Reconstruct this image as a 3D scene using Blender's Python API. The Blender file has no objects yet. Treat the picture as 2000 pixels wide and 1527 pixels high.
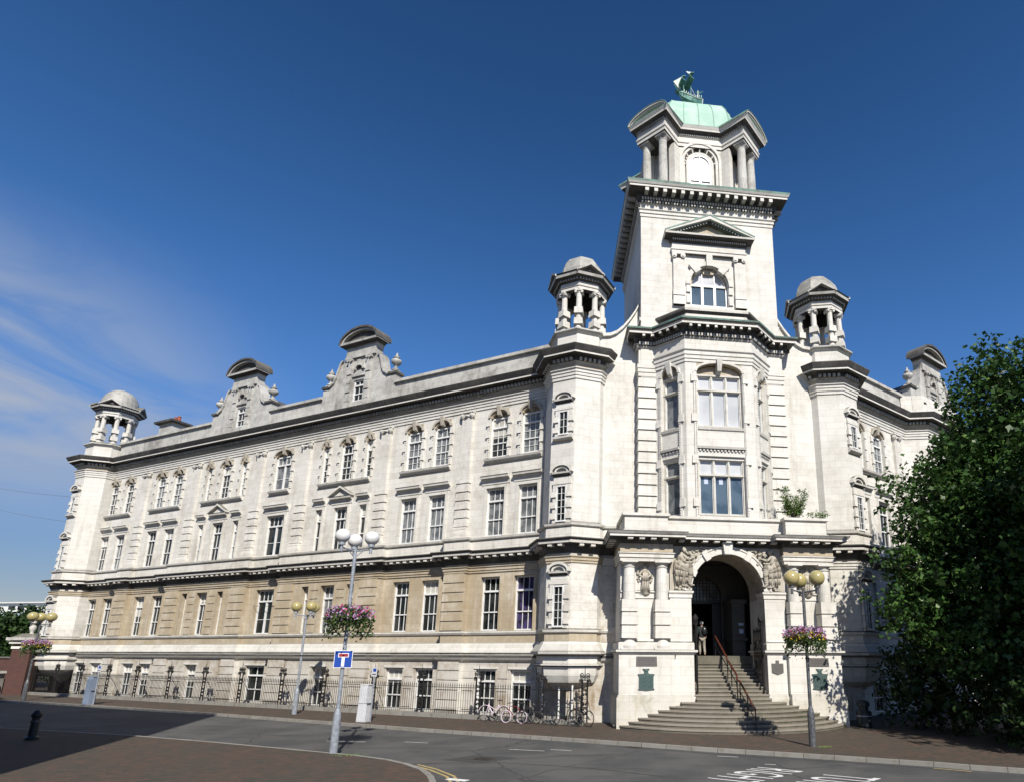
import bpy, bmesh, math, random
from math import sin, cos, pi, radians, sqrt, atan2
from mathutils import Matrix, Vector
random.seed(7)
scene = bpy.context.scene
col = scene.collection

# ---------------- camera, sky, sun, exposure ----------------
cam_d = bpy.data.cameras.new('camera'); cam = bpy.data.objects.new('camera', cam_d); col.objects.link(cam)
CAM = Vector((-8.0486, -26.6444, 3.0))
# columns: right, up, back
R_ = ((0.99216068, 0.03301236, 0.12052952), (-0.12490457, 0.23106036, 0.96488857), (0.00400366, -0.97237919, 0.2333724))
cam.matrix_world = Matrix(((R_[0][0], -R_[0][1], -R_[0][2], CAM.x), (R_[1][0], -R_[1][1], -R_[1][2], CAM.y),
                           (R_[2][0], -R_[2][1], -R_[2][2], CAM.z), (0, 0, 0, 1)))
cam_d.sensor_width = 36; cam_d.sensor_fit = 'HORIZONTAL'
cam_d.lens = 36 * 1184.6 / 2000
cam_d.shift_x = (1000 - 1225.34) / 2000; cam_d.shift_y = (994.8 - 763.5) / 2000
cam_d.clip_start = 0.1; cam_d.clip_end = 5000
scene.camera = cam
SUN_EL = radians(42); SHADOW_AZ = radians(101)       # shadows run towards this heading on the ground
sun_dir = Vector((-cos(SHADOW_AZ) * cos(SUN_EL), -sin(SHADOW_AZ) * cos(SUN_EL), sin(SUN_EL)))
sd = bpy.data.lights.new('sun', 'SUN'); sun = bpy.data.objects.new('sun', sd); col.objects.link(sun)
sd.energy = 5.0; sd.angle = radians(0.5); sd.color = (1.0, 0.945, 0.855)
sun.rotation_euler = (-sun_dir).to_track_quat('-Z', 'Y').to_euler()
w = bpy.data.worlds.new('World'); scene.world = w; w.use_nodes = True
nt = w.node_tree; N = nt.nodes; Lk = nt.links; N.clear()
sky = N.new('ShaderNodeTexSky'); sky.sky_type = 'NISHITA'; sky.sun_disc = False
sky.sun_elevation = SUN_EL; sky.sun_rotation = atan2(sun_dir.x, sun_dir.y)
sky.air_density = 1.0; sky.dust_density = 0.15; sky.ozone_density = 3.0; sky.altitude = 300
hs = N.new('ShaderNodeHueSaturation'); hs.inputs['Saturation'].default_value = 1.28; hs.inputs['Value'].default_value = 1.16
tc = N.new('ShaderNodeTexCoord')
sep = N.new('ShaderNodeSeparateXYZ'); Lk.new(tc.outputs['Generated'], sep.inputs[0])
mp = N.new('ShaderNodeMapping'); mp.inputs['Scale'].default_value = (2.2, 2.2, 7.5); mp.inputs['Rotation'].default_value = (0.25, 0.2, 0.5)
Lk.new(tc.outputs['Generated'], mp.inputs[0])
cn = N.new('ShaderNodeTexNoise'); cn.inputs['Scale'].default_value = 1.6; cn.inputs['Detail'].default_value = 9; cn.inputs['Roughness'].default_value = 0.58; cn.inputs['Distortion'].default_value = 0.7
Lk.new(mp.outputs[0], cn.inputs[0])
def mnode(op, a, b=None, c=None):
    m = N.new('ShaderNodeMath'); m.operation = op
    for i, v in enumerate((a, b, c)):
        if v is None: continue
        if isinstance(v, (int, float)): m.inputs[i].default_value = v
        else: Lk.new(v, m.inputs[i])
    return m.outputs[0]
def mrange(v, a, b, c=0., d=1.):
    m = N.new('ShaderNodeMapRange'); m.interpolation_type = 'SMOOTHSTEP'; Lk.new(v, m.inputs[0])
    for i, x in enumerate((a, b, c, d)): m.inputs[i + 1].default_value = x
    return m.outputs[0]
# cirrus drifting in the western part of the sky
west = mrange(sep.outputs['X'], -0.34, -0.66)
low = mnode('MULTIPLY', mrange(sep.outputs['Z'], 0.52, 0.30), mrange(sep.outputs['Z'], 0.12, 0.26))
cl = mnode('MULTIPLY', mrange(cn.outputs['Fac'], 0.22, 0.60), mnode('MULTIPLY', west, low))
cl = mnode('MULTIPLY', cl, 0.95)
hz = mnode('MULTIPLY', mrange(sep.outputs['Z'], 0.45, 0.0), mnode('MULTIPLY_ADD', west, 0.12, 0.05))
gain = mnode('MULTIPLY', mrange(sep.outputs['Z'], 0.90, 0.40, 1.08, 1.78), mrange(sep.outputs['Z'], 0.02, 0.38, 0.44, 1.0))
tint = N.new('ShaderNodeVectorMath'); tint.operation = 'MULTIPLY'; tint.inputs[1].default_value = (1.10, 0.93, 1.0)
gn = N.new('ShaderNodeVectorMath'); gn.operation = 'SCALE'; Lk.new(gain, gn.inputs['Scale'])
mixh = N.new('ShaderNodeMix'); mixh.data_type = 'RGBA'; mixh.inputs['B'].default_value = (2.4, 3.3, 4.9, 1)
mix = N.new('ShaderNodeMix'); mix.data_type = 'RGBA'; mix.inputs['B'].default_value = (6.0, 6.7, 8.0, 1)
Lk.new(sky.outputs[0], hs.inputs['Color']); Lk.new(hs.outputs[0], tint.inputs[0]); Lk.new(tint.outputs[0], gn.inputs[0]); Lk.new(gn.outputs[0], mixh.inputs['A']); Lk.new(hz, mixh.inputs['Factor'])
Lk.new(mixh.outputs['Result'], mix.inputs['A']); Lk.new(cl, mix.inputs['Factor'])
bg = N.new('ShaderNodeBackground'); bg.inputs['Strength'].default_value = 0.056
out = N.new('ShaderNodeOutputWorld'); Lk.new(mix.outputs['Result'], bg.inputs[0]); Lk.new(bg.outputs[0], out.inputs[0])
scene.view_settings.view_transform = 'Standard'; scene.view_settings.look = 'None'
scene.view_settings.gamma = 1.0; scene.view_settings.exposure = 0.30
try: scene.cycles.use_denoising = True; scene.cycles.max_bounces = 6
except Exception: pass

# ---------------- materials ----------------
class NB:
    def __init__(s, name):
        s.m = bpy.data.materials.new(name); s.m.use_nodes = True; s.t = s.m.node_tree; s.n = s.t.nodes; s.l = s.t.links
        s.b = s.n['Principled BSDF']
    def new(s, t, **kw):
        x = s.n.new(t)
        for k, v in kw.items(): setattr(x, k, v)
        return x
    def math(s, op, a, b=None, c=None):
        m = s.new('ShaderNodeMath', operation=op)
        for i, v in enumerate((a, b, c)):
            if v is None: continue
            if isinstance(v, (int, float)): m.inputs[i].default_value = v
            else: s.l.new(v, m.inputs[i])
        return m.outputs[0]
    def rng(s, v, a, b, c=0., d=1.):
        m = s.new('ShaderNodeMapRange'); s.l.new(v, m.inputs[0]); m.interpolation_type = 'SMOOTHSTEP'
        for i, x in enumerate((a, b, c, d)): m.inputs[i + 1].default_value = x
        return m.outputs[0]
    def noise(s, vec, scale, detail=4, rough=.6, sc=None):
        n = s.new('ShaderNodeTexNoise'); n.inputs['Scale'].default_value = scale; n.inputs['Detail'].default_value = detail; n.inputs['Roughness'].default_value = rough
        if sc:
            mp = s.new('ShaderNodeMapping'); mp.inputs['Scale'].default_value = sc; s.l.new(vec, mp.inputs[0]); vec = mp.outputs[0]
        s.l.new(vec, n.inputs['Vector']); return n.outputs['Fac']
    def mix(s, f, a, b, mode='MIX'):
        m = s.new('ShaderNodeMix', data_type='RGBA', blend_type=mode)
        for k, v in (('Factor', f), ('A', a), ('B', b)):
            if isinstance(v, (int, float)): m.inputs[k].default_value = v
            elif isinstance(v, tuple): m.inputs[k].default_value = v if len(v) == 4 else (*v, 1)
            else: s.l.new(v, m.inputs[k])
        return m.outputs['Result']
    def set(s, k, v):
        if isinstance(v, (int, float)): s.b.inputs[k].default_value = v
        elif isinstance(v, tuple): s.b.inputs[k].default_value = (*v, 1)
        else: s.l.new(v, s.b.inputs[k])
    def bump(s, h, strength=.3, dist=.02):
        b = s.new('ShaderNodeBump'); b.inputs['Strength'].default_value = strength; b.inputs['Distance'].default_value = dist
        s.l.new(h, b.inputs['Height']); s.l.new(b.outputs[0], s.b.inputs['Normal'])

def stone(name, base, stain, amount=.35, streak=.3, joints=.25, rough=.85, moss=.0, top=True, jw=.92, jh=.36):
    q = NB(name); geo = q.new('ShaderNodeNewGeometry'); P = geo.outputs['Position']; Nn = geo.outputs['True Normal']
    # wall coordinate u = P . (N x Z)
    cr = q.new('ShaderNodeVectorMath', operation='CROSS_PRODUCT'); q.l.new(Nn, cr.inputs[0]); cr.inputs[1].default_value = (0, 0, 1)
    dt = q.new('ShaderNodeVectorMath', operation='DOT_PRODUCT'); q.l.new(P, dt.inputs[0]); q.l.new(cr.outputs[0], dt.inputs[1])
    sp = q.new('ShaderNodeSeparateXYZ'); q.l.new(P, sp.inputs[0])
    cb = q.new('ShaderNodeCombineXYZ'); q.l.new(dt.outputs['Value'], cb.inputs[0]); q.l.new(sp.outputs['Z'], cb.inputs[1])
    br = q.new('ShaderNodeTexBrick'); q.l.new(cb.outputs[0], br.inputs['Vector']); br.inputs['Scale'].default_value = 1
    br.inputs['Brick Width'].default_value = jw; br.inputs['Row Height'].default_value = jh; br.inputs['Mortar Size'].default_value = .008
    br.inputs['Mortar Smooth'].default_value = .3
    br.inputs['Color1'].default_value = (.38, .38, .38, 1); br.inputs['Color2'].default_value = (.62, .62, .62, 1); br.inputs['Mortar'].default_value = (.5, .5, .5, 1)
    bc = q.new('ShaderNodeSeparateColor'); q.l.new(br.outputs['Color'], bc.inputs[0])
    big = q.noise(P, .5, 5, .65); mid = q.noise(P, 3.0, 5, .7)
    st = q.noise(P, 1.0, 5, .7, sc=(2.2, 2.2, .16))
    fine = q.noise(P, 28, 3, .6)
    f1 = q.math('MULTIPLY', q.rng(q.math('ADD', q.math('MULTIPLY', big, .6), q.math('MULTIPLY', mid, .4)), .42, .68), amount)
    f2 = q.math('MULTIPLY', q.rng(st, .50, .78), streak)
    fb = q.math('MULTIPLY', q.math('SUBTRACT', bc.outputs[0], .38), .95)
    f = q.math('MINIMUM', q.math('ADD', q.math('ADD', f1, f2), q.math('MULTIPLY', fb, amount * 1.6)), 1)
    c = q.mix(f, base, stain)
    c = q.mix(q.math('MULTIPLY', br.outputs['Fac'], joints), c, tuple(x * .45 for x in stain))
    c = q.mix(q.math('MULTIPLY', q.rng(fine, .55, .8), .18), c, tuple(x * .6 for x in stain))
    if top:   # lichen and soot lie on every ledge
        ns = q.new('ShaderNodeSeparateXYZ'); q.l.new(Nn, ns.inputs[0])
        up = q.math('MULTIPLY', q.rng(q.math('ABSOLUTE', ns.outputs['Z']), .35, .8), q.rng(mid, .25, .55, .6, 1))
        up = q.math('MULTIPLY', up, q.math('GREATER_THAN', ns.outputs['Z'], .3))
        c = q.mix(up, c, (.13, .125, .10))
    if moss:
        c = q.mix(q.math('MULTIPLY', q.rng(q.noise(P, 1.4, 5, .7), .5, .65), moss), c, (.16, .15, .06))
    q.set('Base Color', c); q.set('Roughness', rough)
    q.bump(q.math('ADD', q.math('MULTIPLY', br.outputs['Fac'], -1.0), q.math('ADD', q.math('MULTIPLY', fine, .25), q.math('MULTIPLY', mid, .5))), .35, .012)
    return q.m
M = {}
M['stone'] = stone('portland_stone', (.71, .69, .635), (.36, .325, .27), .50, .42, joints=.4)
M['stone_plain'] = stone('smooth_portland_stone', (.68, .662, .612), (.39, .36, .30), .42, .46, joints=.32)
M['tan'] = stone('weathered_tan_stone', (.37, .30, .20), (.58, .52, .42), .62, .66, joints=.5)
M['dark'] = stone('weathered_and_shaded_stone', (.045, .043, .040), (.19, .18, .16), .5, .5, joints=.1)  # black weathering on crowns; shade under cornices put into the colour too
M['stone_low'] = stone('rain_streaked_stone', (.60, .575, .52), (.27, .205, .13), .62, .85, joints=.3)
M['grey'] = stone('lichen_grey_stone', (.56, .55, .51), (.22, .21, .19), .72, .5, joints=.15)
M['carve'] = stone('carved_stone', (.50, .46, .385), (.27, .235, .18), .7, .4, joints=0)
M['ped'] = stone('pedestal_stone', (.60, .58, .53), (.42, .375, .27), .5, .4, moss=.3)
M['step'] = stone('worn_step_stone', (.15, .135, .105), (.06, .062, .04), .7, .4, joints=.0, top=False)
M['nosing'] = stone('step_nosing', (.27, .24, .20), (.15, .135, .10), .7, .3, joints=0, top=False)
def simple(name, c, rough=.5, metal=0., noise=None, spec=None, var=.0, nscale=6, coat=0):
    q = NB(name); q.set('Roughness', rough); q.set('Metallic', metal)
    if spec is not None: q.set('Specular IOR Level', spec)
    if coat: q.set('Coat Weight', coat)
    if noise:
        geo = q.new('ShaderNodeNewGeometry'); f = q.rng(q.noise(geo.outputs['Position'], nscale, 5, .65), .35, .7)
        q.set('Base Color', q.mix(f, c, noise))
    else: q.set('Base Color', c)
    return q.m
M['copper'] = simple('verdigris_copper', (.30, .48, .39), .7, 0, (.42, .58, .48), nscale=1.2)
M['seam'] = simple('copper_seam', (.18, .32, .26), .7)
M['copper_edge'] = simple('verdigris_edge', (.16, .30, .24), .6, 0, (.10, .13, .11), nscale=3)
M['copper_dark'] = simple('dark_verdigris', (.05, .18, .15), .5, 0.2, (.16, .30, .25), nscale=3)
M['copper_pale'] = simple('pale_verdigris', (.56, .60, .54), .6, 0, (.36, .48, .41), nscale=4)
M['lead'] = simple('lead_dome', (.40, .39, .355), .65, .1, (.22, .215, .19), nscale=1.6)
M['slate'] = simple('roof_slate', (.07, .075, .085), .6, 0, (.12, .12, .13), nscale=5)
M['white'] = simple('white_gloss_paint', (.80, .80, .79), .35, 0, (.66, .66, .63), nscale=3)
M['cream'] = simple('cream_stone_mullion', (.55, .53, .47), .6, 0, (.42, .40, .35), nscale=3)
M['iron'] = simple('black_iron', (.012, .012, .014), .45, .3, (.03, .026, .022), nscale=20)
M['galv'] = simple('grey_painted_pole', (.34, .37, .42), .45, .2, (.22, .24, .26), nscale=9)
M['spoke'] = simple('dull_spokes', (.09, .09, .09), .4, .5)
M['wire'] = simple('grey_wire', (.12, .13, .16), .7)
M['blind'] = simple('window_blind', (.50, .485, .44), .8, 0, (.40, .385, .34), nscale=2)
M['grate'] = simple('cast_iron_cover', (.03, .028, .026), .5, .5, (.07, .06, .05), nscale=12)
M['galv_dark'] = simple('weathered_dark_pole', (.075, .08, .09), .45, .3, (.16, .165, .17), nscale=12)
M['globe_white'] = simple('white_globe', (.74, .74, .73), .25, 0, (.58, .58, .57), nscale=2)
M['globe_amber'] = simple('yellowed_globe', (.34, .31, .13), .2, 0, (.45, .36, .16), nscale=3, coat=.5)
M['blue'] = simple('blue_sign', (.012, .06, .33), .35)
M['red'] = simple('red_sign', (.30, .02, .03), .35)
M['signwhite'] = simple('white_sign', (.8, .8, .8), .35)
M['plaque'] = simple('brown_plaque', (.11, .10, .095), .5, .2, (.15, .14, .13), nscale=30)
M['bronze'] = simple('green_bronze', (.05, .085, .08), .5, .3, (.10, .15, .14), nscale=14)
M['handrail'] = simple('varnished_handrail', (.10, .028, .016), .3, 0, (.06, .02, .012), nscale=8)
M['door'] = simple('dark_door', (.02, .016, .013), .4)
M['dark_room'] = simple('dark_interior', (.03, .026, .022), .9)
M['terracotta'] = simple('terracotta_pot', (.30, .09, .05), .8)
M['rubber'] = simple('tyre_rubber', (.02, .02, .02), .7)
M['pinkwhite'] = simple('pale_pink_paint', (.72, .60, .68), .35)
M['chrome'] = simple('bright_metal', (.6, .6, .6), .25, .9)
M['bikegreen'] = simple('dark_green_paint', (.02, .05, .035), .3)
M['bikeblack'] = simple('black_paint', (.015, .015, .018), .3)
M['bikered'] = simple('dark_red_paint', (.16, .02, .02), .3)
M['bin'] = simple('black_bin', (.015, .022, .024), .4)
M['pillar'] = simple('pale_grey_steel', (.62, .63, .66), .45, .1, (.52, .53, .55), nscale=4)
M['shadedpillar'] = simple('shaded_grey_steel', (.22, .27, .36), .5, .1)  # the grey pillar steel with its bluish shade put into the colour
M['yellowline'] = simple('yellow_road_paint', (.46, .34, .10), .8, 0, (.24, .20, .12), nscale=9)
M['whiteline'] = simple('white_road_paint', (.74, .74, .72), .7, 0, (.5, .5, .48), nscale=14)
M['patch'] = simple('dark_tar', (.035, .034, .033), .9, 0, (.05, .05, .05), nscale=10)
M['bark'] = simple('tree_bark', (.10, .08, .06), .9, 0, (.05, .04, .03), nscale=8)
M['skin'] = simple('skin', (.50, .30, .22), .6)
M['hair'] = simple('white_hair', (.75, .73, .70), .7)
M['jacket'] = simple('dark_jacket', (.012, .018, .018), .85)
M['trousers'] = simple('beige_trousers', (.27, .245, .205), .85)
M['paper'] = simple('printed_notice', (.55, .60, .70), .6, 0, (.25, .32, .5), nscale=40)
M['brick'] = None
def glass(name, c, rough=.04, c2=None, sc=1.2):
    q = NB(name); geo = q.new('ShaderNodeNewGeometry')
    if c2: q.set('Base Color', q.mix(q.rng(q.noise(geo.outputs['Position'], sc, 3, .5), .45, .6), c, c2))
    else: q.set('Base Color', c)
    q.set('Roughness', rough); q.set('Specular IOR Level', .45)
    q.bump(q.noise(geo.outputs['Position'], 1.7, 2, .4), .12, .02); return q.m
M['glass'] = glass('window_glass', (.006, .009, .009), .03, (.03, .034, .034))
M['glass_grey'] = glass('window_glass_over_blind', (.20, .21, .215), .06, (.10, .11, .115), 2)
M['glass_pale'] = glass('window_glass_over_pale_blind', (.52, .53, .54), .12, (.44, .455, .47), .6)
M['glass_blue'] = glass('sky_tinted_glass', (.09, .13, .17), .03, (.05, .08, .11), .8)  # blue sky reflection put into the base colour
M['glass_purple'] = glass('glass_over_purple_blind', (.06, .045, .12), .06, (.02, .02, .03), 2)

def pavers():
    q = NB('brick_pavers'); geo = q.new('ShaderNodeNewGeometry'); P = geo.outputs['Position']
    mp = q.new('ShaderNodeMapping'); mp.inputs['Rotation'].default_value = (0, 0, radians(-31)); q.l.new(P, mp.inputs[0])
    br = q.new('ShaderNodeTexBrick'); q.l.new(mp.outputs[0], br.inputs['Vector']); br.inputs['Scale'].default_value = 1
    br.inputs['Brick Width'].default_value = .22; br.inputs['Row Height'].default_value = .11; br.inputs['Mortar Size'].default_value = .006
    br.inputs['Color1'].default_value = (.036, .032, .022, 1); br.inputs['Color2'].default_value = (.095, .052, .035, 1); br.inputs['Mortar'].default_value = (.045, .04, .032, 1); br.inputs['Bias'].default_value = -.1
    n = q.noise(P, .6, 6, .7); n2 = q.noise(P, 4.5, 5, .75)
    c = q.mix(q.rng(n, .38, .62, 0, .85), br.outputs['Color'], (.040, .039, .028)); c = q.mix(q.rng(q.noise(P, 2.2, 4, .8, sc=(1, 2.2, 1)), .48, .62, 0, .75), c, (.10, .055, .038))
    c = q.mix(q.rng(n2, .55, .75, 0, .35), c, (.11, .09, .07)); c = q.mix(q.rng(q.noise(P, 3.1, 3, .5), .64, .70, 0, .5), c, (.02, .019, .017))
    q.set('Base Color', c); q.set('Roughness', .9)
    q.bump(q.math('ADD', q.math('MULTIPLY', br.outputs['Fac'], -1), q.math('MULTIPLY', n2, .5)), .5, .01); return q.m
M['pavers'] = pavers()
def asphalt():
    q = NB('asphalt'); geo = q.new('ShaderNodeNewGeometry'); P = geo.outputs['Position']
    n = q.noise(P, .35, 5, .65); f = q.noise(P, 9, 6, .8); g = q.noise(P, 60, 3, .7)
    c = q.mix(q.rng(n, .38, .62), (.046, .047, .048), (.082, .081, .077)); c = q.mix(q.rng(q.noise(P, 1.1, 3, .5, sc=(.35, 1.6, 1)), .56, .72, 0, .5), c, (.035, .034, .033))
    c = q.mix(q.rng(f, .55, .75, 0, .35), c, (.12, .118, .11))
    c = q.mix(q.rng(g, .5, .75, 0, .5), c, (.15, .15, .145)); c = q.mix(q.rng(g, .5, .25, 0, .5), c, (.03, .03, .03))
    v = q.new('ShaderNodeTexVoronoi', feature='DISTANCE_TO_EDGE'); v.inputs['Scale'].default_value = .16
    wn = q.new('ShaderNodeTexNoise'); wn.inputs['Scale'].default_value = .8; wn.inputs['Detail'].default_value = 6; q.l.new(P, wn.inputs['Vector'])
    wm = q.new('ShaderNodeVectorMath', operation='MULTIPLY_ADD'); q.l.new(wn.outputs['Color'], wm.inputs[0]); wm.inputs[1].default_value = (.9, .9, .9); q.l.new(P, wm.inputs[2])
    q.l.new(wm.outputs[0], v.inputs['Vector'])
    c = q.mix(q.rng(v.outputs[0], .007, .0015, 0, .8), c, (.025, .024, .023))
    q.set('Base Color', c); q.set('Roughness', .85); q.bump(q.math('ADD', g, f), .5, .01); return q.m
M['asphalt'] = asphalt()
def kerbm():
    q = NB('kerb_stone'); geo = q.new('ShaderNodeNewGeometry'); P = geo.outputs['Position']
    mp = q.new('ShaderNodeMapping'); mp.inputs['Rotation'].default_value = (0, 0, radians(31)); q.l.new(P, mp.inputs[0])
    br = q.new('ShaderNodeTexBrick'); q.l.new(mp.outputs[0], br.inputs['Vector']); br.inputs['Brick Width'].default_value = .92; br.inputs['Row Height'].default_value = 50
    br.inputs['Scale'].default_value = 1; br.inputs['Mortar Size'].default_value = .012; br.inputs['Color1'].default_value = (.26, .25, .225, 1); br.inputs['Color2'].default_value = (.21, .2, .18, 1)
    br.inputs['Mortar'].default_value = (.06, .06, .05, 1)
    c = q.mix(q.rng(q.noise(P, 3, 5, .7), .45, .7, 0, .6), br.outputs['Color'], (.14, .125, .085))
    q.set('Base Color', c); q.set('Roughness', .9); return q.m
M['kerb'] = kerbm()
def brickm():
    q = NB('red_brick'); geo = q.new('ShaderNodeNewGeometry'); P = geo.outputs['Position']
    cr = q.new('ShaderNodeVectorMath', operation='CROSS_PRODUCT'); q.l.new(geo.outputs['True Normal'], cr.inputs[0]); cr.inputs[1].default_value = (0, 0, 1)
    dt = q.new('ShaderNodeVectorMath', operation='DOT_PRODUCT'); q.l.new(P, dt.inputs[0]); q.l.new(cr.outputs[0], dt.inputs[1])
    sp = q.new('ShaderNodeSeparateXYZ'); q.l.new(P, sp.inputs[0]); cb = q.new('ShaderNodeCombineXYZ'); q.l.new(dt.outputs['Value'], cb.inputs[0]); q.l.new(sp.outputs['Z'], cb.inputs[1])
    br = q.new('ShaderNodeTexBrick'); q.l.new(cb.outputs[0], br.inputs['Vector']); br.inputs['Scale'].default_value = 1
    br.inputs['Brick Width'].default_value = .22; br.inputs['Row Height'].default_value = .075; br.inputs['Mortar Size'].default_value = .008
    br.inputs['Color1'].default_value = (.06, .017, .012, 1); br.inputs['Color2'].default_value = (.10, .03, .02, 1); br.inputs['Mortar'].default_value = (.10, .085, .07, 1)
    q.set('Base Color', q.mix(q.rng(q.noise(P, 1.2, 5, .7), .4, .7, 0, .6), br.outputs['Color'], (.07, .035, .03))); q.set('Roughness', .9); return q.m
M['brick'] = brickm()
def leafm(name, a, b, c3):
    q = NB(name); oi = q.new('ShaderNodeNewGeometry')
    r = oi.outputs['Random Per Island']
    c = q.mix(q.rng(r, 0, .6), a, b); c = q.mix(q.rng(r, .82, 1, 0, .8), c, c3)
    q.set('Base Color', c); q.set('Roughness', .45); q.set('Specular IOR Level', .25)
    try: q.set('Subsurface Weight', 0.0)
    except Exception: pass
    tr = q.new('ShaderNodeBsdfTranslucent'); q.l.new(c, tr.inputs[0])
    ms = q.new('ShaderNodeMixShader'); ms.inputs[0].default_value = .15
    o = q.n['Material Output']; q.l.new(q.b.outputs[0], ms.inputs[1]); q.l.new(tr.outputs[0], ms.inputs[2]); q.l.new(ms.outputs[0], o.inputs[0])
    return q.m
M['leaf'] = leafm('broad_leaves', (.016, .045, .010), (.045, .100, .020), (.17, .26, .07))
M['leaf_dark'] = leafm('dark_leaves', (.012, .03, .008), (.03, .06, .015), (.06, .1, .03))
M['leaf_shrub'] = leafm('shrub_leaves', (.07, .13, .03), (.13, .20, .05), (.24, .30, .10))
M['leaf_basket'] = leafm('basket_leaves', (.03, .055, .02), (.07, .11, .03), (.14, .18, .07))
M['petal_purple'] = leafm('purple_petals', (.34, .19, .40), (.48, .32, .52), (.6, .45, .62))
M['petal_mag'] = leafm('magenta_petals', (.40, .03, .14), (.55, .08, .22), (.55, .25, .4))
M['petal_yellow'] = leafm('yellow_petals', (.65, .45, .02), (.70, .55, .05), (.7, .6, .2))

# ---------------- mesh helpers ----------------
cD, sD = cos(radians(30.98)), sin(radians(30.98))
class Fr:
    """wall frame: s runs to the left seen from the street, k outwards, z up"""
    def __init__(f, ux, uy, nx, ny, ox=0., oy=0.): f.u = Vector((ux, uy, 0)); f.n = Vector((nx, ny, 0)); f.o = Vector((ox, oy, 0))
    def __call__(f, s, k, z=0.): return f.o + f.u * s + f.n * k + Vector((0, 0, z))
    def mat(f, s=0., k=0., z=0.):
        m = Matrix.Identity(4); p = f(s, k, z)
        for i in range(3): m[i][0] = f.u[i]; m[i][1] = f.n[i]; m[i][3] = p[i]
        m[2][2] = 1; return m
FL = Fr(-cD, sD, -sD, -cD); FW = Fr(-cD, -sD, sD, -cD); FF = Fr(-1, 0, 0, -1)
WORLD = Fr(1, 0, 0, 1)
class MB:
    def __init__(s): s.v = []; s.f = []; s.m = []; s.mats = []
    def mi(s, m):
        if m not in s.mats: s.mats.append(m)
        return s.mats.index(m)
    def add(s, vs, fs, m):
        b = len(s.v); s.v.extend(tuple(x) for x in vs); i = s.mi(m)
        for f in fs: s.f.append(tuple(b + j for j in f)); s.m.append(i)
    def quad(s, a, b, c, d, m): s.add([a, b, c, d], [(0, 1, 2, 3)], m)
    def box(s, F, s0, s1, k0, k1, z0, z1, m, taper=0.):
        t = taper
        vs = [F(s0, k0, z0), F(s1, k0, z0), F(s1, k1, z0), F(s0, k1, z0), F(s0 + t, k0 + t, z1), F(s1 - t, k0 + t, z1), F(s1 - t, k1 - t, z1), F(s0 + t, k1 - t, z1)]
        s.add(vs, [(0, 3, 2, 1), (4, 5, 6, 7), (0, 1, 5, 4), (1, 2, 6, 5), (2, 3, 7, 6), (3, 0, 4, 7)], m)
    def prism(s, pts, z0, z1, m, caps=True):
        n = len(pts); vs = [(p[0], p[1], z0) for p in pts] + [(p[0], p[1], z1) for p in pts]
        fs = [(i, (i + 1) % n, n + (i + 1) % n, n + i) for i in range(n)]
        if caps: fs += [tuple(range(n))[::-1], tuple(range(n, 2 * n))]
        s.add(vs, fs, m)
    def plate(s, F, poly, k0, k1, m, caps=True):
        """polygon in (s,z) extruded between k0 and k1"""
        n = len(poly); vs = [F(p[0], k0, p[1]) for p in poly] + [F(p[0], k1, p[1]) for p in poly]
        fs = [(i, (i + 1) % n, n + (i + 1) % n, n + i) for i in range(n)]
        if caps: fs += [tuple(range(n))[::-1], tuple(range(n, 2 * n))]
        s.add(vs, fs, m)
    def lathe(s, c, prof, n, m, rot=0., mats=None, cap=True):
        vs = []
        for r, z in prof:
            for i in range(n):
                a = rot + 2 * pi * i / n; vs.append((c[0] + r * cos(a), c[1] + r * sin(a), z))
        for j in range(len(prof) - 1):
            fs = [(j * n + i, j * n + (i + 1) % n, (j + 1) * n + (i + 1) % n, (j + 1) * n + i) for i in range(n)]
            mm = mats[j] if mats else m
            b = len(s.v)
            if j == 0: base = b; s.v.extend(vs)
            k = s.mi(mm)
            for f in fs: s.f.append(tuple(base + q for q in f)); s.m.append(k)
        if cap:
            k = s.mi(m); s.f.append(tuple(base + i for i in range(n))[::-1]); s.m.append(k)
            l = (len(prof) - 1) * n; s.f.append(tuple(base + l + i for i in range(n))); s.m.append(k)
    def tube(s, a, b, r, m, n=6, r2=None):
        a = Vector(a); b = Vector(b); d = b - a
        if d.length < 1e-6: return
        d.normalize(); x = d.orthogonal().normalized(); y = d.cross(x); r2 = r if r2 is None else r2
        vs = [a + (x * cos(2 * pi * i / n) + y * sin(2 * pi * i / n)) * r for i in range(n)] + [b + (x * cos(2 * pi * i / n) + y * sin(2 * pi * i / n)) * r2 for i in range(n)]
        s.add(vs, [(i, (i + 1) % n, n + (i + 1) % n, n + i) for i in range(n)] + [tuple(range(n))[::-1], tuple(range(n, 2 * n))], m)
    def path(s, pts, r, m, n=5):
        for a, b in zip(pts[:-1], pts[1:]): s.tube(a, b, r, m, n)
    def ball(s, c, r, m, nu=16, nv=10, sc=(1, 1, 1)):
        vs = [];
        for j in range(nv + 1):
            t = pi * j / nv
            for i in range(nu):
                a = 2 * pi * i / nu; vs.append((c[0] + sc[0] * r * sin(t) * cos(a), c[1] + sc[1] * r * sin(t) * sin(a), c[2] + sc[2] * r * cos(t)))
        fs = [(j * nu + i, (j + 1) * nu + i, (j + 1) * nu + (i + 1) % nu, j * nu + (i + 1) % nu) for j in range(nv) for i in range(nu)]
        s.add(vs, fs, m)
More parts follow.
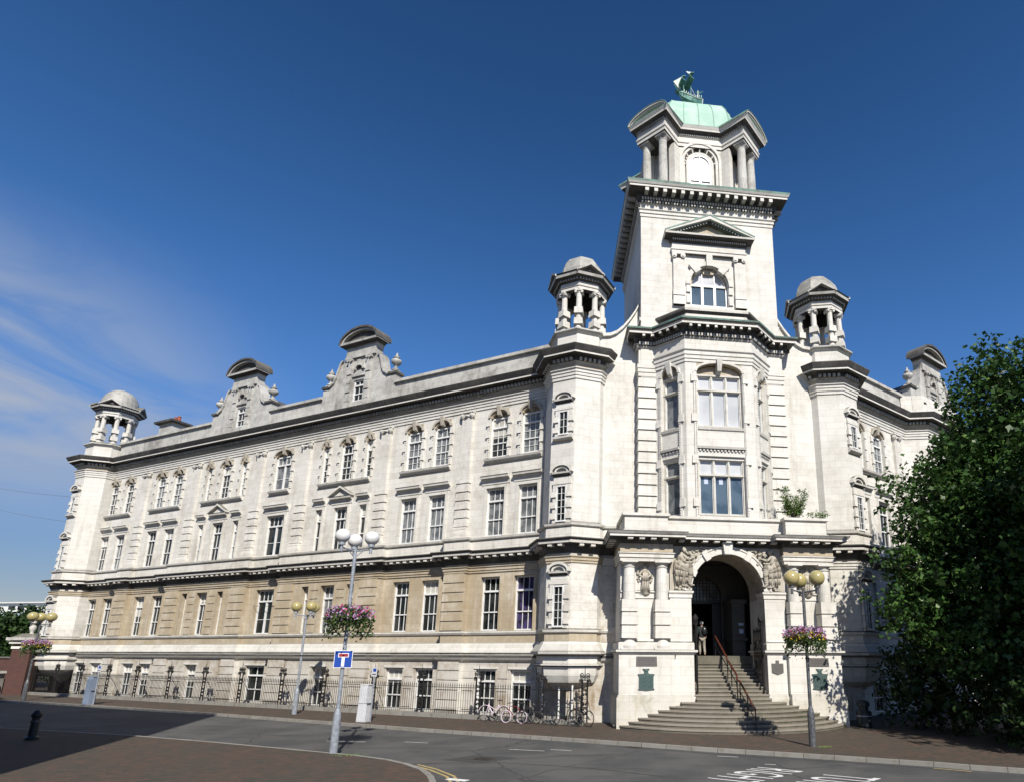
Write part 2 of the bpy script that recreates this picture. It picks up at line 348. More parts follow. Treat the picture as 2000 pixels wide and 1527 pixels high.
    def sweep(s, path, prof, m, mats=None, closed=False, ends=True):
        """moulding: path in plan (outward = left of travel), profile [(offset, z)]"""
        P = [Vector((p[0], p[1])) for p in path]; n = len(P); off = []
        def nrm(a, b):
            d = (b - a).normalized(); return Vector((-d.y, d.x))
        for i in range(n):
            if closed: n1 = nrm(P[i - 1], P[i]); n2 = nrm(P[i], P[(i + 1) % n])
            else:
                n1 = nrm(P[i - 1], P[i]) if i > 0 else nrm(P[0], P[1]); n2 = nrm(P[i], P[i + 1]) if i < n - 1 else n1
            b = n1 + n2; off.append(b / max(.15, (1 + n1.dot(n2))))
        q = len(prof); base = len(s.v)
        for i in range(n):
            for o, z in prof: s.v.append((P[i].x + off[i].x * o, P[i].y + off[i].y * o, z))
        cnt = n if closed else n - 1
        for i in range(cnt):
            j = (i + 1) % n
            for t in range(q - 1):
                s.f.append((base + i * q + t, base + j * q + t, base + j * q + t + 1, base + i * q + t + 1)); s.m.append(s.mi(mats[t] if mats else m))
        if ends and not closed:
            s.f.append(tuple(base + t for t in range(q))); s.m.append(s.mi(m))
            s.f.append(tuple(base + (n - 1) * q + t for t in range(q))[::-1]); s.m.append(s.mi(m))
    def blocks(s, path, sp, wd, k0, k1, z0, z1, m, closed=False, inset=0.):
        P = [Vector((p[0], p[1])) for p in path]; n = len(P)
        for i in range(n if closed else n - 1):
            a = P[i]; b = P[(i + 1) % n]; L = (b - a).length
            if L < sp * .8: continue
            d = (b - a) / L; F = Fr(d.x, d.y, -d.y, d.x, a.x, a.y); Lx = L - 2 * inset; c = max(1, int(round(Lx / sp)))
            for j in range(c):
                t = inset + (j + .5) * Lx / c; s.box(F, t - wd / 2, t + wd / 2, k0, k1, z0, z1, m)
    def obj(s, name, parent=None, smooth=False, recalc=True):
        me = bpy.data.meshes.new(name); me.from_pydata(s.v, [], s.f)
        for m in s.mats: me.materials.append(M[m])
        me.polygons.foreach_set('material_index', s.m)
        if recalc:
            bm = bmesh.new(); bm.from_mesh(me); bmesh.ops.recalc_face_normals(bm, faces=bm.faces); bm.to_mesh(me); bm.free()
        if smooth: me.polygons.foreach_set('use_smooth', [True] * len(me.polygons))
        me.update()
        o = bpy.data.objects.new(name, me); col.objects.link(o)
        if parent: o.parent = parent
        return o
def tag(o, label=None, cat=None, group=None, kind=None):
    if label: o['label'] = label
    if cat: o['category'] = cat
    if group: o['group'] = group
    if kind: o['kind'] = kind
    return o
def empty(name, loc=(0, 0, 0)):
    o = bpy.data.objects.new(name, None); col.objects.link(o); o.location = loc; o.empty_display_size = .2; return o
def settle(root, loc):
    """move a thing's origin to loc while its parts stay where they are (children were built in world space)"""
    root.location = loc; v = Vector(loc)
    for c in root.children: c.location = c.location - v
def wall(mb, F, s0, s1, z0, z1, k, openings, matf, depth=.22, cuts_z=(), cuts_s=(), floor=True):
    ss = sorted(set([s0, s1] + [o[0] for o in openings] + [o[1] for o in openings] + list(cuts_s)))
    zs = sorted(set([z0, z1] + [o[2] for o in openings] + [o[3] for o in openings] + list(cuts_z)))
    ss = [x for x in ss if s0 - 1e-6 <= x <= s1 + 1e-6]; zs = [x for x in zs if z0 - 1e-6 <= x <= z1 + 1e-6]
    for a, b in zip(ss[:-1], ss[1:]):
        for c, d in zip(zs[:-1], zs[1:]):
            if b - a < 1e-5 or d - c < 1e-5: continue
            sm, zm = (a + b) / 2, (c + d) / 2
            if any(o[0] < sm < o[1] and o[2] < zm < o[3] for o in openings): continue
            mb.quad(F(a, k, c), F(b, k, c), F(b, k, d), F(a, k, d), matf(sm, zm))
    for o in openings:
        m = matf((o[0] + o[1]) / 2, (o[2] + o[3]) / 2); d = o[4] if len(o) > 4 else depth
        a, b, c, e = o[:4]
        mb.quad(F(a, k, c), F(a, k - d, c), F(a, k - d, e), F(a, k, e), m); mb.quad(F(b, k, c), F(b, k, e), F(b, k - d, e), F(b, k - d, c), m)
        mb.quad(F(a, k, e), F(a, k - d, e), F(b, k - d, e), F(b, k, e), m)
        if floor: mb.quad(F(a, k, c), F(b, k, c), F(b, k - d, c), F(a, k - d, c), m)
def arch_pts(sc, hw, zs, rise, n=14): return [(sc + hw * cos(pi * i / n), zs + rise * sin(pi * i / n)) for i in range(n + 1)]
def spandrel(mb, F, sc, hw, zs, rise, k, depth, m, top=None, n=14):
    """fills the corners of a square-headed hole so that it reads as an arch"""
    top = zs + rise if top is None else top; pts = arch_pts(sc, hw, zs, rise, n)
    for i in range(n):
        a, b = pts[i], pts[i + 1]
        mb.quad(F(a[0], k, a[1]), F(b[0], k, b[1]), F(b[0], k, top), F(a[0], k, top), m)
        mb.quad(F(a[0], k, a[1]), F(a[0], k - depth, a[1]), F(b[0], k - depth, b[1]), F(b[0], k, b[1]), m)
def ring(mb, F, sc, hw, zs, rise, wd, k0, k1, m, n=16, a0=0., a1=pi):
    """arch moulding"""
    for i in range(n):
        q = []
        for t in (a0 + (a1 - a0) * i / n, a0 + (a1 - a0) * (i + 1) / n):
            q.append(((sc + hw * cos(t), zs + rise * sin(t)), (sc + (hw + wd) * cos(t), zs + (rise + wd) * sin(t))))
        mb.plate(F, [q[0][0], q[0][1], q[1][1], q[1][0]], k0, k1, m)
_wc = {}; _br = random.Random(41)
def window(parent, F, sc, z0, z1, wd, k, style='sash', cols=3, pane='glass', frame='white', label=None):
    """window frame mesh (part) with its glass (sub-part)"""
    h = z1 - z0; key = (style, round(wd, 2), round(h, 2), cols, frame)
    if key not in _wc:
        mb = MB(); I = WORLD; fw = min(.08, wd * .12); y0, y1 = -.05, .07
        mb.box(I, -wd / 2, -wd / 2 + fw, y0, y1, 0, h, frame); mb.box(I, wd / 2 - fw, wd / 2, y0, y1, 0, h, frame)
        mb.box(I, -wd / 2 + fw, wd / 2 - fw, y0, y1, h - fw, h, frame); mb.box(I, -wd / 2 + fw, wd / 2 - fw, y0, y1 + .03, 0, fw, frame)
        zi0, zi1 = fw, h - fw; b = .021
        def bars(za, zb, n, rows=1, yb=.03):
            for i in range(1, n): x = -wd / 2 + fw + (wd - 2 * fw) * i / n; mb.box(I, x - b / 2, x + b / 2, y0, yb, za, zb, frame)
            for j in range(1, rows): zz = za + (zb - za) * j / rows; mb.box(I, -wd / 2 + fw, wd / 2 - fw, y0, yb - .004, zz - b / 2, zz + b / 2, frame)
        if style == 'sash':
            zt = z_tr = h * .735; zm = h * .345
            mb.box(I, -wd / 2 + fw, wd / 2 - fw, y0, y1 + .02, zt - .05, zt + .05, frame)
            mb.box(I, -wd / 2 + fw, wd / 2 - fw, y0, y1 - .01, zm - .03, zm + .03, frame)
            bars(zi0, zm - .03, cols); bars(zm + .03, zt - .05, cols); bars(zt + .05, zi1, cols)
        elif style == 'sash2':      # upper floor: small-paned
            zt = h * .75; zm = h * .36
            mb.box(I, -wd / 2 + fw, wd / 2 - fw, y0, y1 + .02, zt - .045, zt + .045, frame)
            mb.box(I, -wd / 2 + fw, wd / 2 - fw, y0, y1 - .01, zm - .03, zm + .03, frame)
            bars(zi0, zm - .03, cols, 2); bars(zm + .03, zt - .045, cols, 2); bars(zt + .045, zi1, cols)
        elif style == 'casement':
            zt = h * .74
            mb.box(I, -wd / 2 + fw, wd / 2 - fw, y0, y1 + .02, zt - .05, zt + .05, frame)
            mb.box(I, -.06, .06, y0, y1, zi0, zt - .05, frame); bars(zt + .05, zi1, 4)
            for sx in (-1, 1):
                mb.box(I, min(sx * .06, sx * (wd / 2 - fw)), max(sx * .06, sx * (wd / 2 - fw)), y0, .03, h * .33 - .015, h * .33 + .015, frame)
        elif style == 'lattice': bars(zi0, zi1, cols, max(2, int(h / .33)))
        elif style == 'grid': bars(zi0, zi1, cols, 3)
        me = mb.obj('tmp'); data = me.data; bpy.data.objects.remove(me); data.name = 'window'
        gb = MB(); gb.box(WORLD, -wd / 2 + fw * .5, wd / 2 - fw * .5, -.045, -.012, fw * .5, h - fw * .5, 'glass'); go = gb.obj('tmp2'); gd = go.data; bpy.data.objects.remove(go); gd.name = 'pane'
        _wc[key] = (data, gd, {})
    data, gd, var = _wc[key]
    if pane not in var:
        g = gd.copy(); g.materials.clear(); g.materials.append(M[pane]); var[pane] = g
    o = bpy.data.objects.new('window', data); col.objects.link(o); o.matrix_world = F.mat(sc, k, z0); o.parent = parent
    if label: o['label'] = label
    p = bpy.data.objects.new('pane', var[pane]); col.objects.link(p); p.parent = o
    if style in ('sash', 'sash2', 'casement') and pane == 'glass' and _br.random() < .42:
        L = _br.choice((.22, .35, .5, .3, .27)); bb = MB(); bb.box(WORLD, -wd / 2 + .06, wd / 2 - .06, -.012, -.006, h * (1 - L), h - .05, 'blind'); q = bb.obj('blind'); q.parent = o
    return o
# ================= SETTING: ground, road, pavements =================
def sheet(name, pts, z, m):
    mb = MB(); mb.add([(p[0], p[1], z) for p in pts], [tuple(range(len(pts)))], m); return tag(mb.obj(name), kind='structure')
sheet('ground', [(-900, -900), (900, -900), (900, 900), (-900, 900)], -.135, 'asphalt')
sheet('road', [(-80, -70), (60, -70), (60, 60), (-80, 60)], -.12, 'asphalt')
far_kerb = [(-78, 40.2), (-61, 30.0), (-44, 19.9), (-34.6, 14.6), (-25, 8.6), (-20.4, 5.6), (-16.26, 2.85), (-12.5, .4), (-9.4, -1.4), (-5.8, -3.6), (-2.4, -5.75), (.18, -7.2), (1.6, -8.05), (3.2, -9.0), (3.95, -9.6), (5.1, -10.3), (8, -11.6), (20, -17), (40, -26)]
def pavement(name, kerb_pts, outer, kname, side):
    P = [Vector(p) for p in kerb_pts]
    inner = []
    for i, p in enumerate(P):
        a = P[max(0, i - 1)]; b = P[min(len(P) - 1, i + 1)]; d = (b - a).normalized(); inner.append(p + Vector((-d.y, d.x)) * .16 * side)
    mb = MB(); poly = [(q.x, q.y) for q in inner] + outer
    bmx = bmesh.new(); vs = [bmx.verts.new((q[0], q[1], 0)) for q in poly]; f = bmx.faces.new(vs); bmesh.ops.triangulate(bmx, faces=[f])
    me = bpy.data.meshes.new(name); bmx.to_mesh(me); bmx.free(); me.materials.append(M['pavers']); o = bpy.data.objects.new(name, me); col.objects.link(o); tag(o, kind='structure')
    kb = MB()
    for i in range(len(P) - 1):
        a, b, c, d = P[i], P[i + 1], inner[i + 1], inner[i]
        kb.quad((a.x, a.y, .006), (b.x, b.y, .006), (c.x, c.y, .006), (d.x, d.y, .006), 'kerb')
        kb.quad((a.x, a.y, -.14), (b.x, b.y, -.14), (b.x, b.y, .006), (a.x, a.y, .006), 'kerb')
    tag(kb.obj(kname), kind='structure')
    return P
pavement('pavement', far_kerb, [(40, 60), (-78, 60)], 'kerb', 1)
near_kerb = [(-60, 16.8), (-45, 9.6), (-36, 5.3), (-29, 2.2), (-23.4, -.35), (-19.7, -2.4), (-16.5, -4.3), (-14.6, -5.45), (-13.7, -6.0), (-12.6, -6.85), (-11.85, -7.7), (-11.25, -8.6), (-10.85, -9.6), (-10.62, -10.5), (-10.6, -12), (-10.7, -20), (-10.7, -45)]
pavement('near_pavement', near_kerb, [(-60, -45)], 'near_kerb', -1)
# worn yellow line along both kerbs, give-way dashes, tar patch and crack sealing: thin paint sheets on the road
def strip(mb, pts, off, wd, z, m):
    P = [Vector(p) for p in pts]; L = []
    for i, p in enumerate(P):
        d = (P[min(len(P) - 1, i + 1)] - P[max(0, i - 1)]).normalized(); nn = Vector((-d.y, d.x)); L.append((p + nn * off, p + nn * (off + wd)))
    for a, b in zip(L[:-1], L[1:]): mb.quad((*a[0], z), (*b[0], z), (*b[1], z), (*a[1], z), m)
mb = MB()
strip(mb, near_kerb[6:12], .12, .07, -.116, 'yellowline'); strip(mb, [(-12.0, -7.3), (-11.35, -8.1), (-10.75, -9.1), (-10.45, -10.2), (-10.4, -11.5)], .12, .08, -.116, 'yellowline')
strip(mb, [(-12.0, -7.3), (-11.35, -8.1), (-10.75, -9.1), (-10.45, -10.2), (-10.4, -11.5)], .30, .08, -.116, 'yellowline')
strip(mb, far_kerb[9:15], -.36, .07, -.116, 'patch'); strip(mb, far_kerb[13:15], -.32, .08, -.112, 'yellowline')
tag(mb.obj('road_line'), kind='structure')
mb = MB()
for x in range(7): 
    a = Vector((-10.6 + .78 * x, -9.45 - .62 * x)); d = Vector((.78, -.42)).normalized(); n_ = Vector((.42, .78)).normalized()
    q = [a, a + d * .62, a + d * .62 + n_ * .22, a + n_ * .22]; mb.quad(*[(v.x, v.y, -.115) for v in q], 'whiteline')
for a, b in (((-13.2, -2.2), (-12.3, -2.6)), ((-9.3, -4.4), (-8.1, -4.9)), ((-7.9, -4.6), (-7.2, -4.9)), ((-2.6, -6.5), (-2.0, -6.75)), ((-1.6, -8.1), (-1.3, -8.2)), ((-16.1, -1.7), (-14.6, -2.1))):
    strip(mb, [a, b], 0, .05, -.115, 'whiteline')
tag(mb.obj('white_road_mark'), kind='structure')
mb = MB()
mb.add([(-11.2, -6.35, -.1165), (-10.3, -5.55, -.1165), (-8.9, -6.15, -.1165), (-9.9, -7.05, -.1165)], [(0, 1, 2, 3)], 'patch')
strip(mb, [(-13.0, -7.2), (-11, -6.9), (-9.3, -7.05), (-6.8, -8.2), (-4.6, -9.9)], 0, .05, -.1155, 'patch')
strip(mb, [(-9.2, -6.5), (-7.4, -5.9), (-5.6, -5.9)], 0, .04, -.1155, 'patch'); strip(mb, [(-22, 1.2), (-18.5, .1), (-15, .3)], 0, .05, -.1155, 'patch')
tag(mb.obj('tar_repair'), kind='structure')
for x, y, w_, h_, lb in ((-9.95, -6.3, .6, .45, 'square cast iron cover set in the dark tar patch on the road'), (-5.0, -4.35, .5, .3, 'small iron drain grate in the gutter before the bicycles')):
    mb = MB(); Fg = Fr(cD, -sD, sD, cD, x, y); mb.box(Fg, -w_ / 2, w_ / 2, -h_ / 2, h_ / 2, -.13, -.110, 'grate')
    for i in range(7): a_ = -w_ / 2 + .05 + i * (w_ - .1) / 7; mb.box(Fg, a_, a_ + .02, -h_ / 2 + .04, h_ / 2 - .04, -.11, -.104, 'grate')
    tag(mb.obj('drain_cover'), lb, 'drain cover')

def road_text(txt, o, up, rd, size, name, label):
    cu = bpy.data.curves.new('t', 'FONT'); cu.body = txt; cu.size = 1; cu.space_character = 1.12
    to = bpy.data.objects.new('t', cu); col.objects.link(to); bpy.context.view_layer.update()
    me = bpy.data.meshes.new_from_object(to.evaluated_get(bpy.context.evaluated_depsgraph_get())); bpy.data.objects.remove(to)
    xs = [v.co.x for v in me.vertices]; ys = [v.co.y for v in me.vertices]; x0, x1, y0, y1 = min(xs), max(xs), min(ys), max(ys)
    for v in me.vertices:
        a = (v.co.x - x0) / (x1 - x0); b = (v.co.y - y0) / (y1 - y0)
        v.co = (o[0] + rd[0] * a + up[0] * b, o[1] + rd[1] * a + up[1] * b, -.1135)
    me.materials.clear(); me.materials.append(M['whiteline']); ob = bpy.data.objects.new(name, me); col.objects.link(ob); tag(ob, label, 'road marking', 'white words painted on the road')
    return ob
road_text('RIGHT', (-1.95, -8.50), (1.05, -.80), (-2.05, -1.55), 1, 'road_marking', 'white road lettering RIGHT, the word painted nearer the entrance steps')
road_text('TURN', (-.40, -9.66), (1.12, -.82), (-1.85, -1.40), 1, 'road_marking', 'white road lettering TURN at the bottom edge, beside the word RIGHT')

# ================= THE STONE BUILDING =================
B = empty('college_building'); tag(B, 'large white stone Edwardian corner building with a tall tower, corner turrets and curved gables', 'building')
STR_P = [(0, 7.74), (.05, 7.80), (.12, 7.95), (.16, 8.02), (.20, 8.13), (.50, 8.16), (.52, 8.28), (.62, 8.37), (.60, 8.42), (.12, 8.47)]
SILL_P = [(.10, 9.0), (.14, 9.02), (.22, 9.07), (.25, 9.17), (.05, 9.21), (0, 9.21)]
BLK_P = [(.12, 8.46), (.12, 9.0)]
PLI_P = [(0, 2.66), (.06, 2.70), (.14, 2.76), (.20, 2.86), (.20, 2.98), (.14, 3.06), (.22, 3.10), (.22, 3.16), (.16, 3.34), (.06, 3.52), (.04, 3.58), (.0, 3.60)]
GFS_P = [(0, 4.0), (.07, 4.03), (.12, 4.12), (.12, 4.19), (0, 4.21)]
ARC_P = [(0, 7.26), (.05, 7.28), (.05, 7.38), (.09, 7.40), (.09, 7.50), (.14, 7.56), (.14, 7.60), (0, 7.61)]
ENT_P = [(0, 16.70), (.05, 16.70), (.05, 16.86), (.09, 16.87), (.09, 17.02), (.13, 17.03), (.13, 17.14), (.2, 17.20), (.2, 17.24), (.04, 17.26), (.04, 17.50), (.10, 17.55), (.16, 17.60), (.16, 17.78), (.24, 17.80), (.26, 17.86), (.60, 17.86), (.60, 17.97), (.64, 17.98), (.70, 18.08), (.78, 18.22), (.78, 18.26), (.1, 18.34)]
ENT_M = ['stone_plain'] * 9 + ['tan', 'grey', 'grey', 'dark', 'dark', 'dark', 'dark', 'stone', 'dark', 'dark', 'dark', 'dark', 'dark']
COR_M = ['dark', 'dark', 'dark', 'dark', 'dark', 'stone', 'dark', 'dark', 'dark']  # dark beds and soffits carry the shade below the lip as colour
def octv(c, ap, th, fis):  # vertex list: th = heading of face 0 normal, fis = vertex offsets in degrees
    R = ap / cos(radians(22.5)); return [(c[0] + R * cos(th + radians(f)), c[1] + R * sin(th + radians(f))) for f in fis]
thL = atan2(-cD, -sD); thW = atan2(-cD, sD)
CA = FL(7.79, .42); CB = FW(-7.79, .42); CC = FL(52.15, .42); AP = 1.6
xy = lambda v: (v[0], v[1])
A_oct = octv(CA, AP, thL, (67.5, 22.5, -22.5, -67.5)); C_oct = octv(CC, AP, thL, (67.5, 22.5, -22.5, -67.5, -112.5)); B_oct = octv(CB, AP, thW, (67.5, 22.5, -22.5, -67.5))
A0 = (-5.64, 2.6); B0 = (5.64, 2.6)
def wpath(F, sg, s0, s1, breaks, k=.5):
    """points along the wing from distance s0 to s1, with shallow forward breaks"""
    pts = [(s0, k)]
    for a, b, dk in breaks: pts += [(a, k), (a, k + dk), (b, k + dk), (b, k)]
    pts.append((s1, k)); return [xy(F(sg * s, kk)) for s, kk in pts]
SA, SC = 7.79 + AP, 52.15 - AP
brk = [(14.25, 15.65, .3), (20.3, 28.8, .3), (31.92, 40.42, .3), (45.07, 46.47, .3)]
END = [xy(FL(53.75, -.3)), xy(FL(53.75, -14))]
pathL_s = [A0] + A_oct + wpath(FL, 1, SA, SC, []) + C_oct + END                 # straight (top)
pathL_b = [A0] + A_oct + wpath(FL, 1, SA, SC, brk) + C_oct + END                # with breaks
W_bay = [xy(FW(-23.6, .5)), xy(FW(-22.6, 1.5)), xy(FW(-17.5, 1.5)), xy(FW(-16.5, .5))]
pathW = [xy(FW(-40, .5))] + W_bay + [xy(FW(-SA, .5))] + B_oct + [B0]
FRS = ([B0, (2.6, 2.6)], [(-2.6, 2.6), A0])
# --- wing walls ---
def wcol(z):
    return 'tan' if (z > 3.62 and z < 4.0) or (4.2 < z < 8.1) else ('stone_low' if z < 2.7 else 'stone')
PAIR = [10.7, 12.8, 16.85, 18.95]; PAIR += [60.72 - x for x in PAIR]
CEN3 = [24.45, 36.27]; SIDE3 = [22.58, 26.35, 34.37, 38.14]; SING = [30.36]
wins = []   # (s, w, kind)
for s in PAIR: wins.append((s, 1.2, 'pair'))
for s in CEN3: wins.append((s, 1.14, 'cen'))
for s in SIDE3: wins.append((s, .6, 'side'))
wins.append((30.36, 1.68, 'single'))
LV = {'base': (.12, 2.28), 'gf': (4.22, 7.02), 'f1': (9.24, 11.92), 'f2': (13.72, 16.55)}
def inbrk(s): return any(a < s < b for a, b, d in brk if b - a > 3)
mb = MB(); tanb = MB()
regs = []; c0 = SA
for a, b, dk in brk: regs += [(c0, a, 0), (a, b, dk)]; c0 = b
regs.append((c0, SC, 0))
for a, b, dk in brk:
    for q in (a, b):
        for z0, z1, mm in ((0, 3.62, 'stone'), (3.62, 4.0, 'tan'), (4.0, 4.2, 'stone'), (4.2, 8.1, 'tan'), (8.1, 9.2, 'stone')): mb.quad(FL(q, .5, z0), FL(q, .5 + dk, z0), FL(q, .5 + dk, z1), FL(q, .5, z1), mm)
def shade_gate(s): return s
for a, b, dk in regs:
    op = []
    for s, wd, kd in wins:
        if not a < s < b: continue
        for L, (z0, z1) in LV.items():
            if L in ('base', 'gf'):
                ww = wd + .02
                if L == 'base' and kd == 'side': continue
                op.append((s - ww / 2, s + ww / 2, z0, z1, .30 + (dk * .3 if L == 'gf' else dk * .3)))
    wall(mb, FL, a, b, 0, 9.2, .5 + dk, op, lambda s, z: wcol(z), cuts_z=(2.7, 3.62, 4.0, 4.2, 8.1))
opu = []
for s, wd, kd in wins:
    opu.append((s - wd / 2, s + wd / 2, *LV['f1'], .26)); opu.append((s - wd / 2, s + wd / 2, *LV['f2'], .26))
wall(mb, FL, 5.4, SA, 0, 4.3, .5, [], lambda s, z: 'stone_low')
wall(mb, FL, SA, SC, 8.6, 17.3, .5, opu, lambda s, z: 'stone')
for s, wd, kd in wins:  # arched heads of the upper windows
    spandrel(mb, FL, s, wd / 2, 16.08, .40, .5, .26, 'tan', top=16.55)
    mb.plate(FL, arch_pts(s, wd / 2 - .01, 16.0, .46, 10), .22, .27, 'tan')
PRL = [(SA, 21.0), (27.4, 32.6), (38.9, SC)]; PRW = [(-40, -23.4), (-17.0, -SA)]
for a, b in PRL: wall(mb, FL, a, b, 18.2, 19.72, .45, [], lambda s, z: 'grey')
mb.quad(FL(53.75, -.3, 0), FL(53.75, -14, 0), FL(53.75, -14, 19.7), FL(53.75, -.3, 19.7), 'stone')
mb.quad(FL(51, -14, 0), FL(53.75, -14, 0), FL(53.75, -14, 19.7), FL(52, -14, 19.7), 'stone')
mb.obj('left_wing_wall', B)
# right wing wall
mb = MB(); WW = [(-10.85, 1.2), (-13.05, 1.2)]
op = []
for s, wd in WW:
    for L, (z0, z1) in LV.items(): op.append((s - wd / 2, s + wd / 2, z0, z1, .28))
wall(mb, FW, -SA, -5.4, 0, 4.3, .5, [], lambda s, z: 'stone_low')
wall(mb, FW, -16.5, -SA, 0, 17.3, .5, op, lambda s, z: 'stone')
for s, wd in WW: spandrel(mb, FW, s, wd / 2, 16.08, .40, .5, .26, 'tan', top=16.55); mb.plate(FW, arch_pts(s, wd / 2 - .01, 16.0, .46, 10), .22, .27, 'tan')
wall(mb, FW, -17, -SA, 18.2, 19.72, .45, [], lambda s, z: 'grey'); wall(mb, FW, -40, -23.6, 0, 19.7, .5, [], lambda s, z: 'stone')
for a, b in zip(W_bay[:-1], W_bay[1:]): mb.quad((*a, 0), (*b, 0), (*b, 19.7), (*a, 19.7), 'stone')
mb.obj('right_wing_wall', B)
# --- front wall between the turrets with sweeping parapet ---
mb = MB(); CUR = [(5.75, 19.45), (5.35, 19.5), (5.0, 19.68), (4.65, 20.02), (4.3, 20.5), (4.0, 21.0), (3.82, 21.4)]
for sg in (-1, 1):
    mb.plate(FF, [(sg * 7.2, 0), (sg * 7.2, 8.3), (sg * 3.7, 8.3), (sg * 3.7, 0)], -2.9, -2.598, 'stone_low')
    poly = [(sg * 7.2, 8.3), (sg * 7.2, 19.5)] + [(sg * a, z) for a, z in CUR] + [(sg * 3.7, 21.4), (sg * 3.7, 8.3)]
    mb.plate(FF, poly, -2.9, -2.6, 'stone_plain')
mb.box(FF, -3.7, -2.7, -2.9, -2.6, 8, 21, 'stone_plain'); mb.box(FF, 2.7, 3.7, -2.9, -2.6, 8, 21, 'stone_plain')
mb.obj('front_wall', B)
for sg in (-1, 1):
    mb = MB(); pts = [(sg * a, z) for a, z in CUR]
    for a, b in zip(pts[:-1], pts[1:]):
        mb.add([FF(a[0], -2.95, a[1]), FF(a[0], -2.45, a[1]), FF(b[0], -2.45, b[1]), FF(b[0], -2.95, b[1]), FF(a[0], -2.95, a[1] + .17), FF(a[0], -2.45, a[1] + .17), FF(b[0], -2.45, b[1] + .17), FF(b[0], -2.95, b[1] + .17)],
               [(0, 1, 2, 3), (4, 5, 6, 7), (0, 1, 5, 4), (1, 2, 6, 5), (2, 3, 7, 6), (3, 0, 4, 7)], 'stone_plain')
    mb.obj('swept_coping', B)
# --- mouldings ---
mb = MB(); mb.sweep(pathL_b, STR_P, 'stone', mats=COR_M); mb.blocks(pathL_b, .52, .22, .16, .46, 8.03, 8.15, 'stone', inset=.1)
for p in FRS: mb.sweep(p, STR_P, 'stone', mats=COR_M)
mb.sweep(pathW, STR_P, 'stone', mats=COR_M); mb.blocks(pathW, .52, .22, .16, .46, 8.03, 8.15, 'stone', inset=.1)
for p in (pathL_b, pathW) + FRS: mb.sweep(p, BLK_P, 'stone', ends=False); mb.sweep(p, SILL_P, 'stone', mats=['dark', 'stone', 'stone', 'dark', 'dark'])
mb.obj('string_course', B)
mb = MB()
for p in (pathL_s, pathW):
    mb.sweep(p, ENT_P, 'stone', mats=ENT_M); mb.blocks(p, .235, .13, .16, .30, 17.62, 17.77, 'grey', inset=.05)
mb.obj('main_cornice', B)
mb = MB()
for p, b0 in ((wpath(FL, 1, SA, SC, brk), 0), ([xy(FW(-16.5, .5)), xy(FW(-SA, .5))], 0), (FRS[0], 0), (FRS[1], 0)):
    mb.sweep(p, PLI_P, 'stone', mats=['stone', 'stone', 'stone', 'dark', 'grey', 'grey', 'stone_plain', 'stone_plain', 'stone_plain', 'stone_plain', 'stone_plain'])
    mb.sweep(p, GFS_P, 'stone')
mb.obj('plinth_moulding', B)
mb = MB(); mb.sweep(pathL_b, ARC_P, 'tan'); mb.sweep(pathW, ARC_P, 'stone'); [mb.sweep(p, ARC_P, 'stone') for p in FRS]; mb.obj('lower_architrave', B)
for F, rr_ in ((FL, PRL), (FW, PRW)):
    for a, b in rr_: mb = MB(); mb.box(F, a, b, -.1, .62, 19.66, 19.84, 'grey'); mb.box(F, a, b, -.5, .44, 18.2, 19.66, 'grey'); mb.obj('parapet', B)
# --- roof ---
mb = MB()
for F, a, b in ((FL, 8, 53.6), (FW, -40, -8)):
    pr = [(-.4, 19.0), (-4.6, 20.9), (-9.5, 20.9), (-13.9, 19.0)]
    for (k0, z0), (k1, z1) in zip(pr[:-1], pr[1:]): mb.quad(F(a, k0, z0), F(b, k0, z0), F(b, k1, z1), F(a, k1, z1), 'slate')
    mb.quad(F(a, -13.9, 0), F(b, -13.9, 0), F(b, -13.9, 19), F(a, -13.9, 19), 'stone')
mb.plate(FF, [(-7, 12), (7, 12), (7, 18.3), (-7, 18.3)], -14, -2.9, 'slate')
mb.obj('roof', B)
# --- windows of the left wing, with surrounds ---
rnd = random.Random(3)
def panemat(s, L):
    r = rnd.random()
    if L == 'f2': return 'glass_grey' if (s < 12 or r < .45) else 'glass'
    if L == 'f1': return 'glass_grey' if r < .38 else 'glass'
    if L == 'gf': return 'glass_grey' if r < .18 else 'glass'
    return 'glass'
for s, wd, kd in wins:
    dk = .3 if inbrk(s) else 0
    cols = {'pair': 3, 'cen': 3, 'side': 1, 'single': 4}[kd]
    if kd != 'side': window(B, FL, s, .12, 2.26, wd, .5 + dk - .22 - dk * .3, 'sash', 2 if kd == 'single' else cols)
    pm = 'glass_purple' if abs(s - 10.7) < .1 else panemat(s, 'gf')
    window(B, FL, s, 4.22, 7.02, wd, .5 + dk - .24 - dk * .3, 'casement' if kd == 'single' else 'sash', cols, pm)
    window(B, FL, s, 9.24, 11.92, wd, .5 - .2, 'casement' if kd == 'single' else 'sash', cols, 'glass_grey' if abs(s - 10.7) < .1 else panemat(s, 'f1'))
    window(B, FL, s, 13.72, 16.08, wd, .5 - .2, 'casement' if kd == 'single' else 'sash2', cols, 'glass_grey' if s > 40 and rnd.random() < .4 else panemat(s, 'f2'))
for s, wd in WW:
    for (z0, z1), st, pm in (((9.24, 11.92), 'sash', 'glass'), ((13.72, 16.08), 'sash2', 'glass_grey'), ((4.22, 7.02), 'sash', 'glass'), ((.12, 2.26), 'sash', 'glass')):
        window(B, FW, s, z0, z1, wd, .3, st, 3, pm)
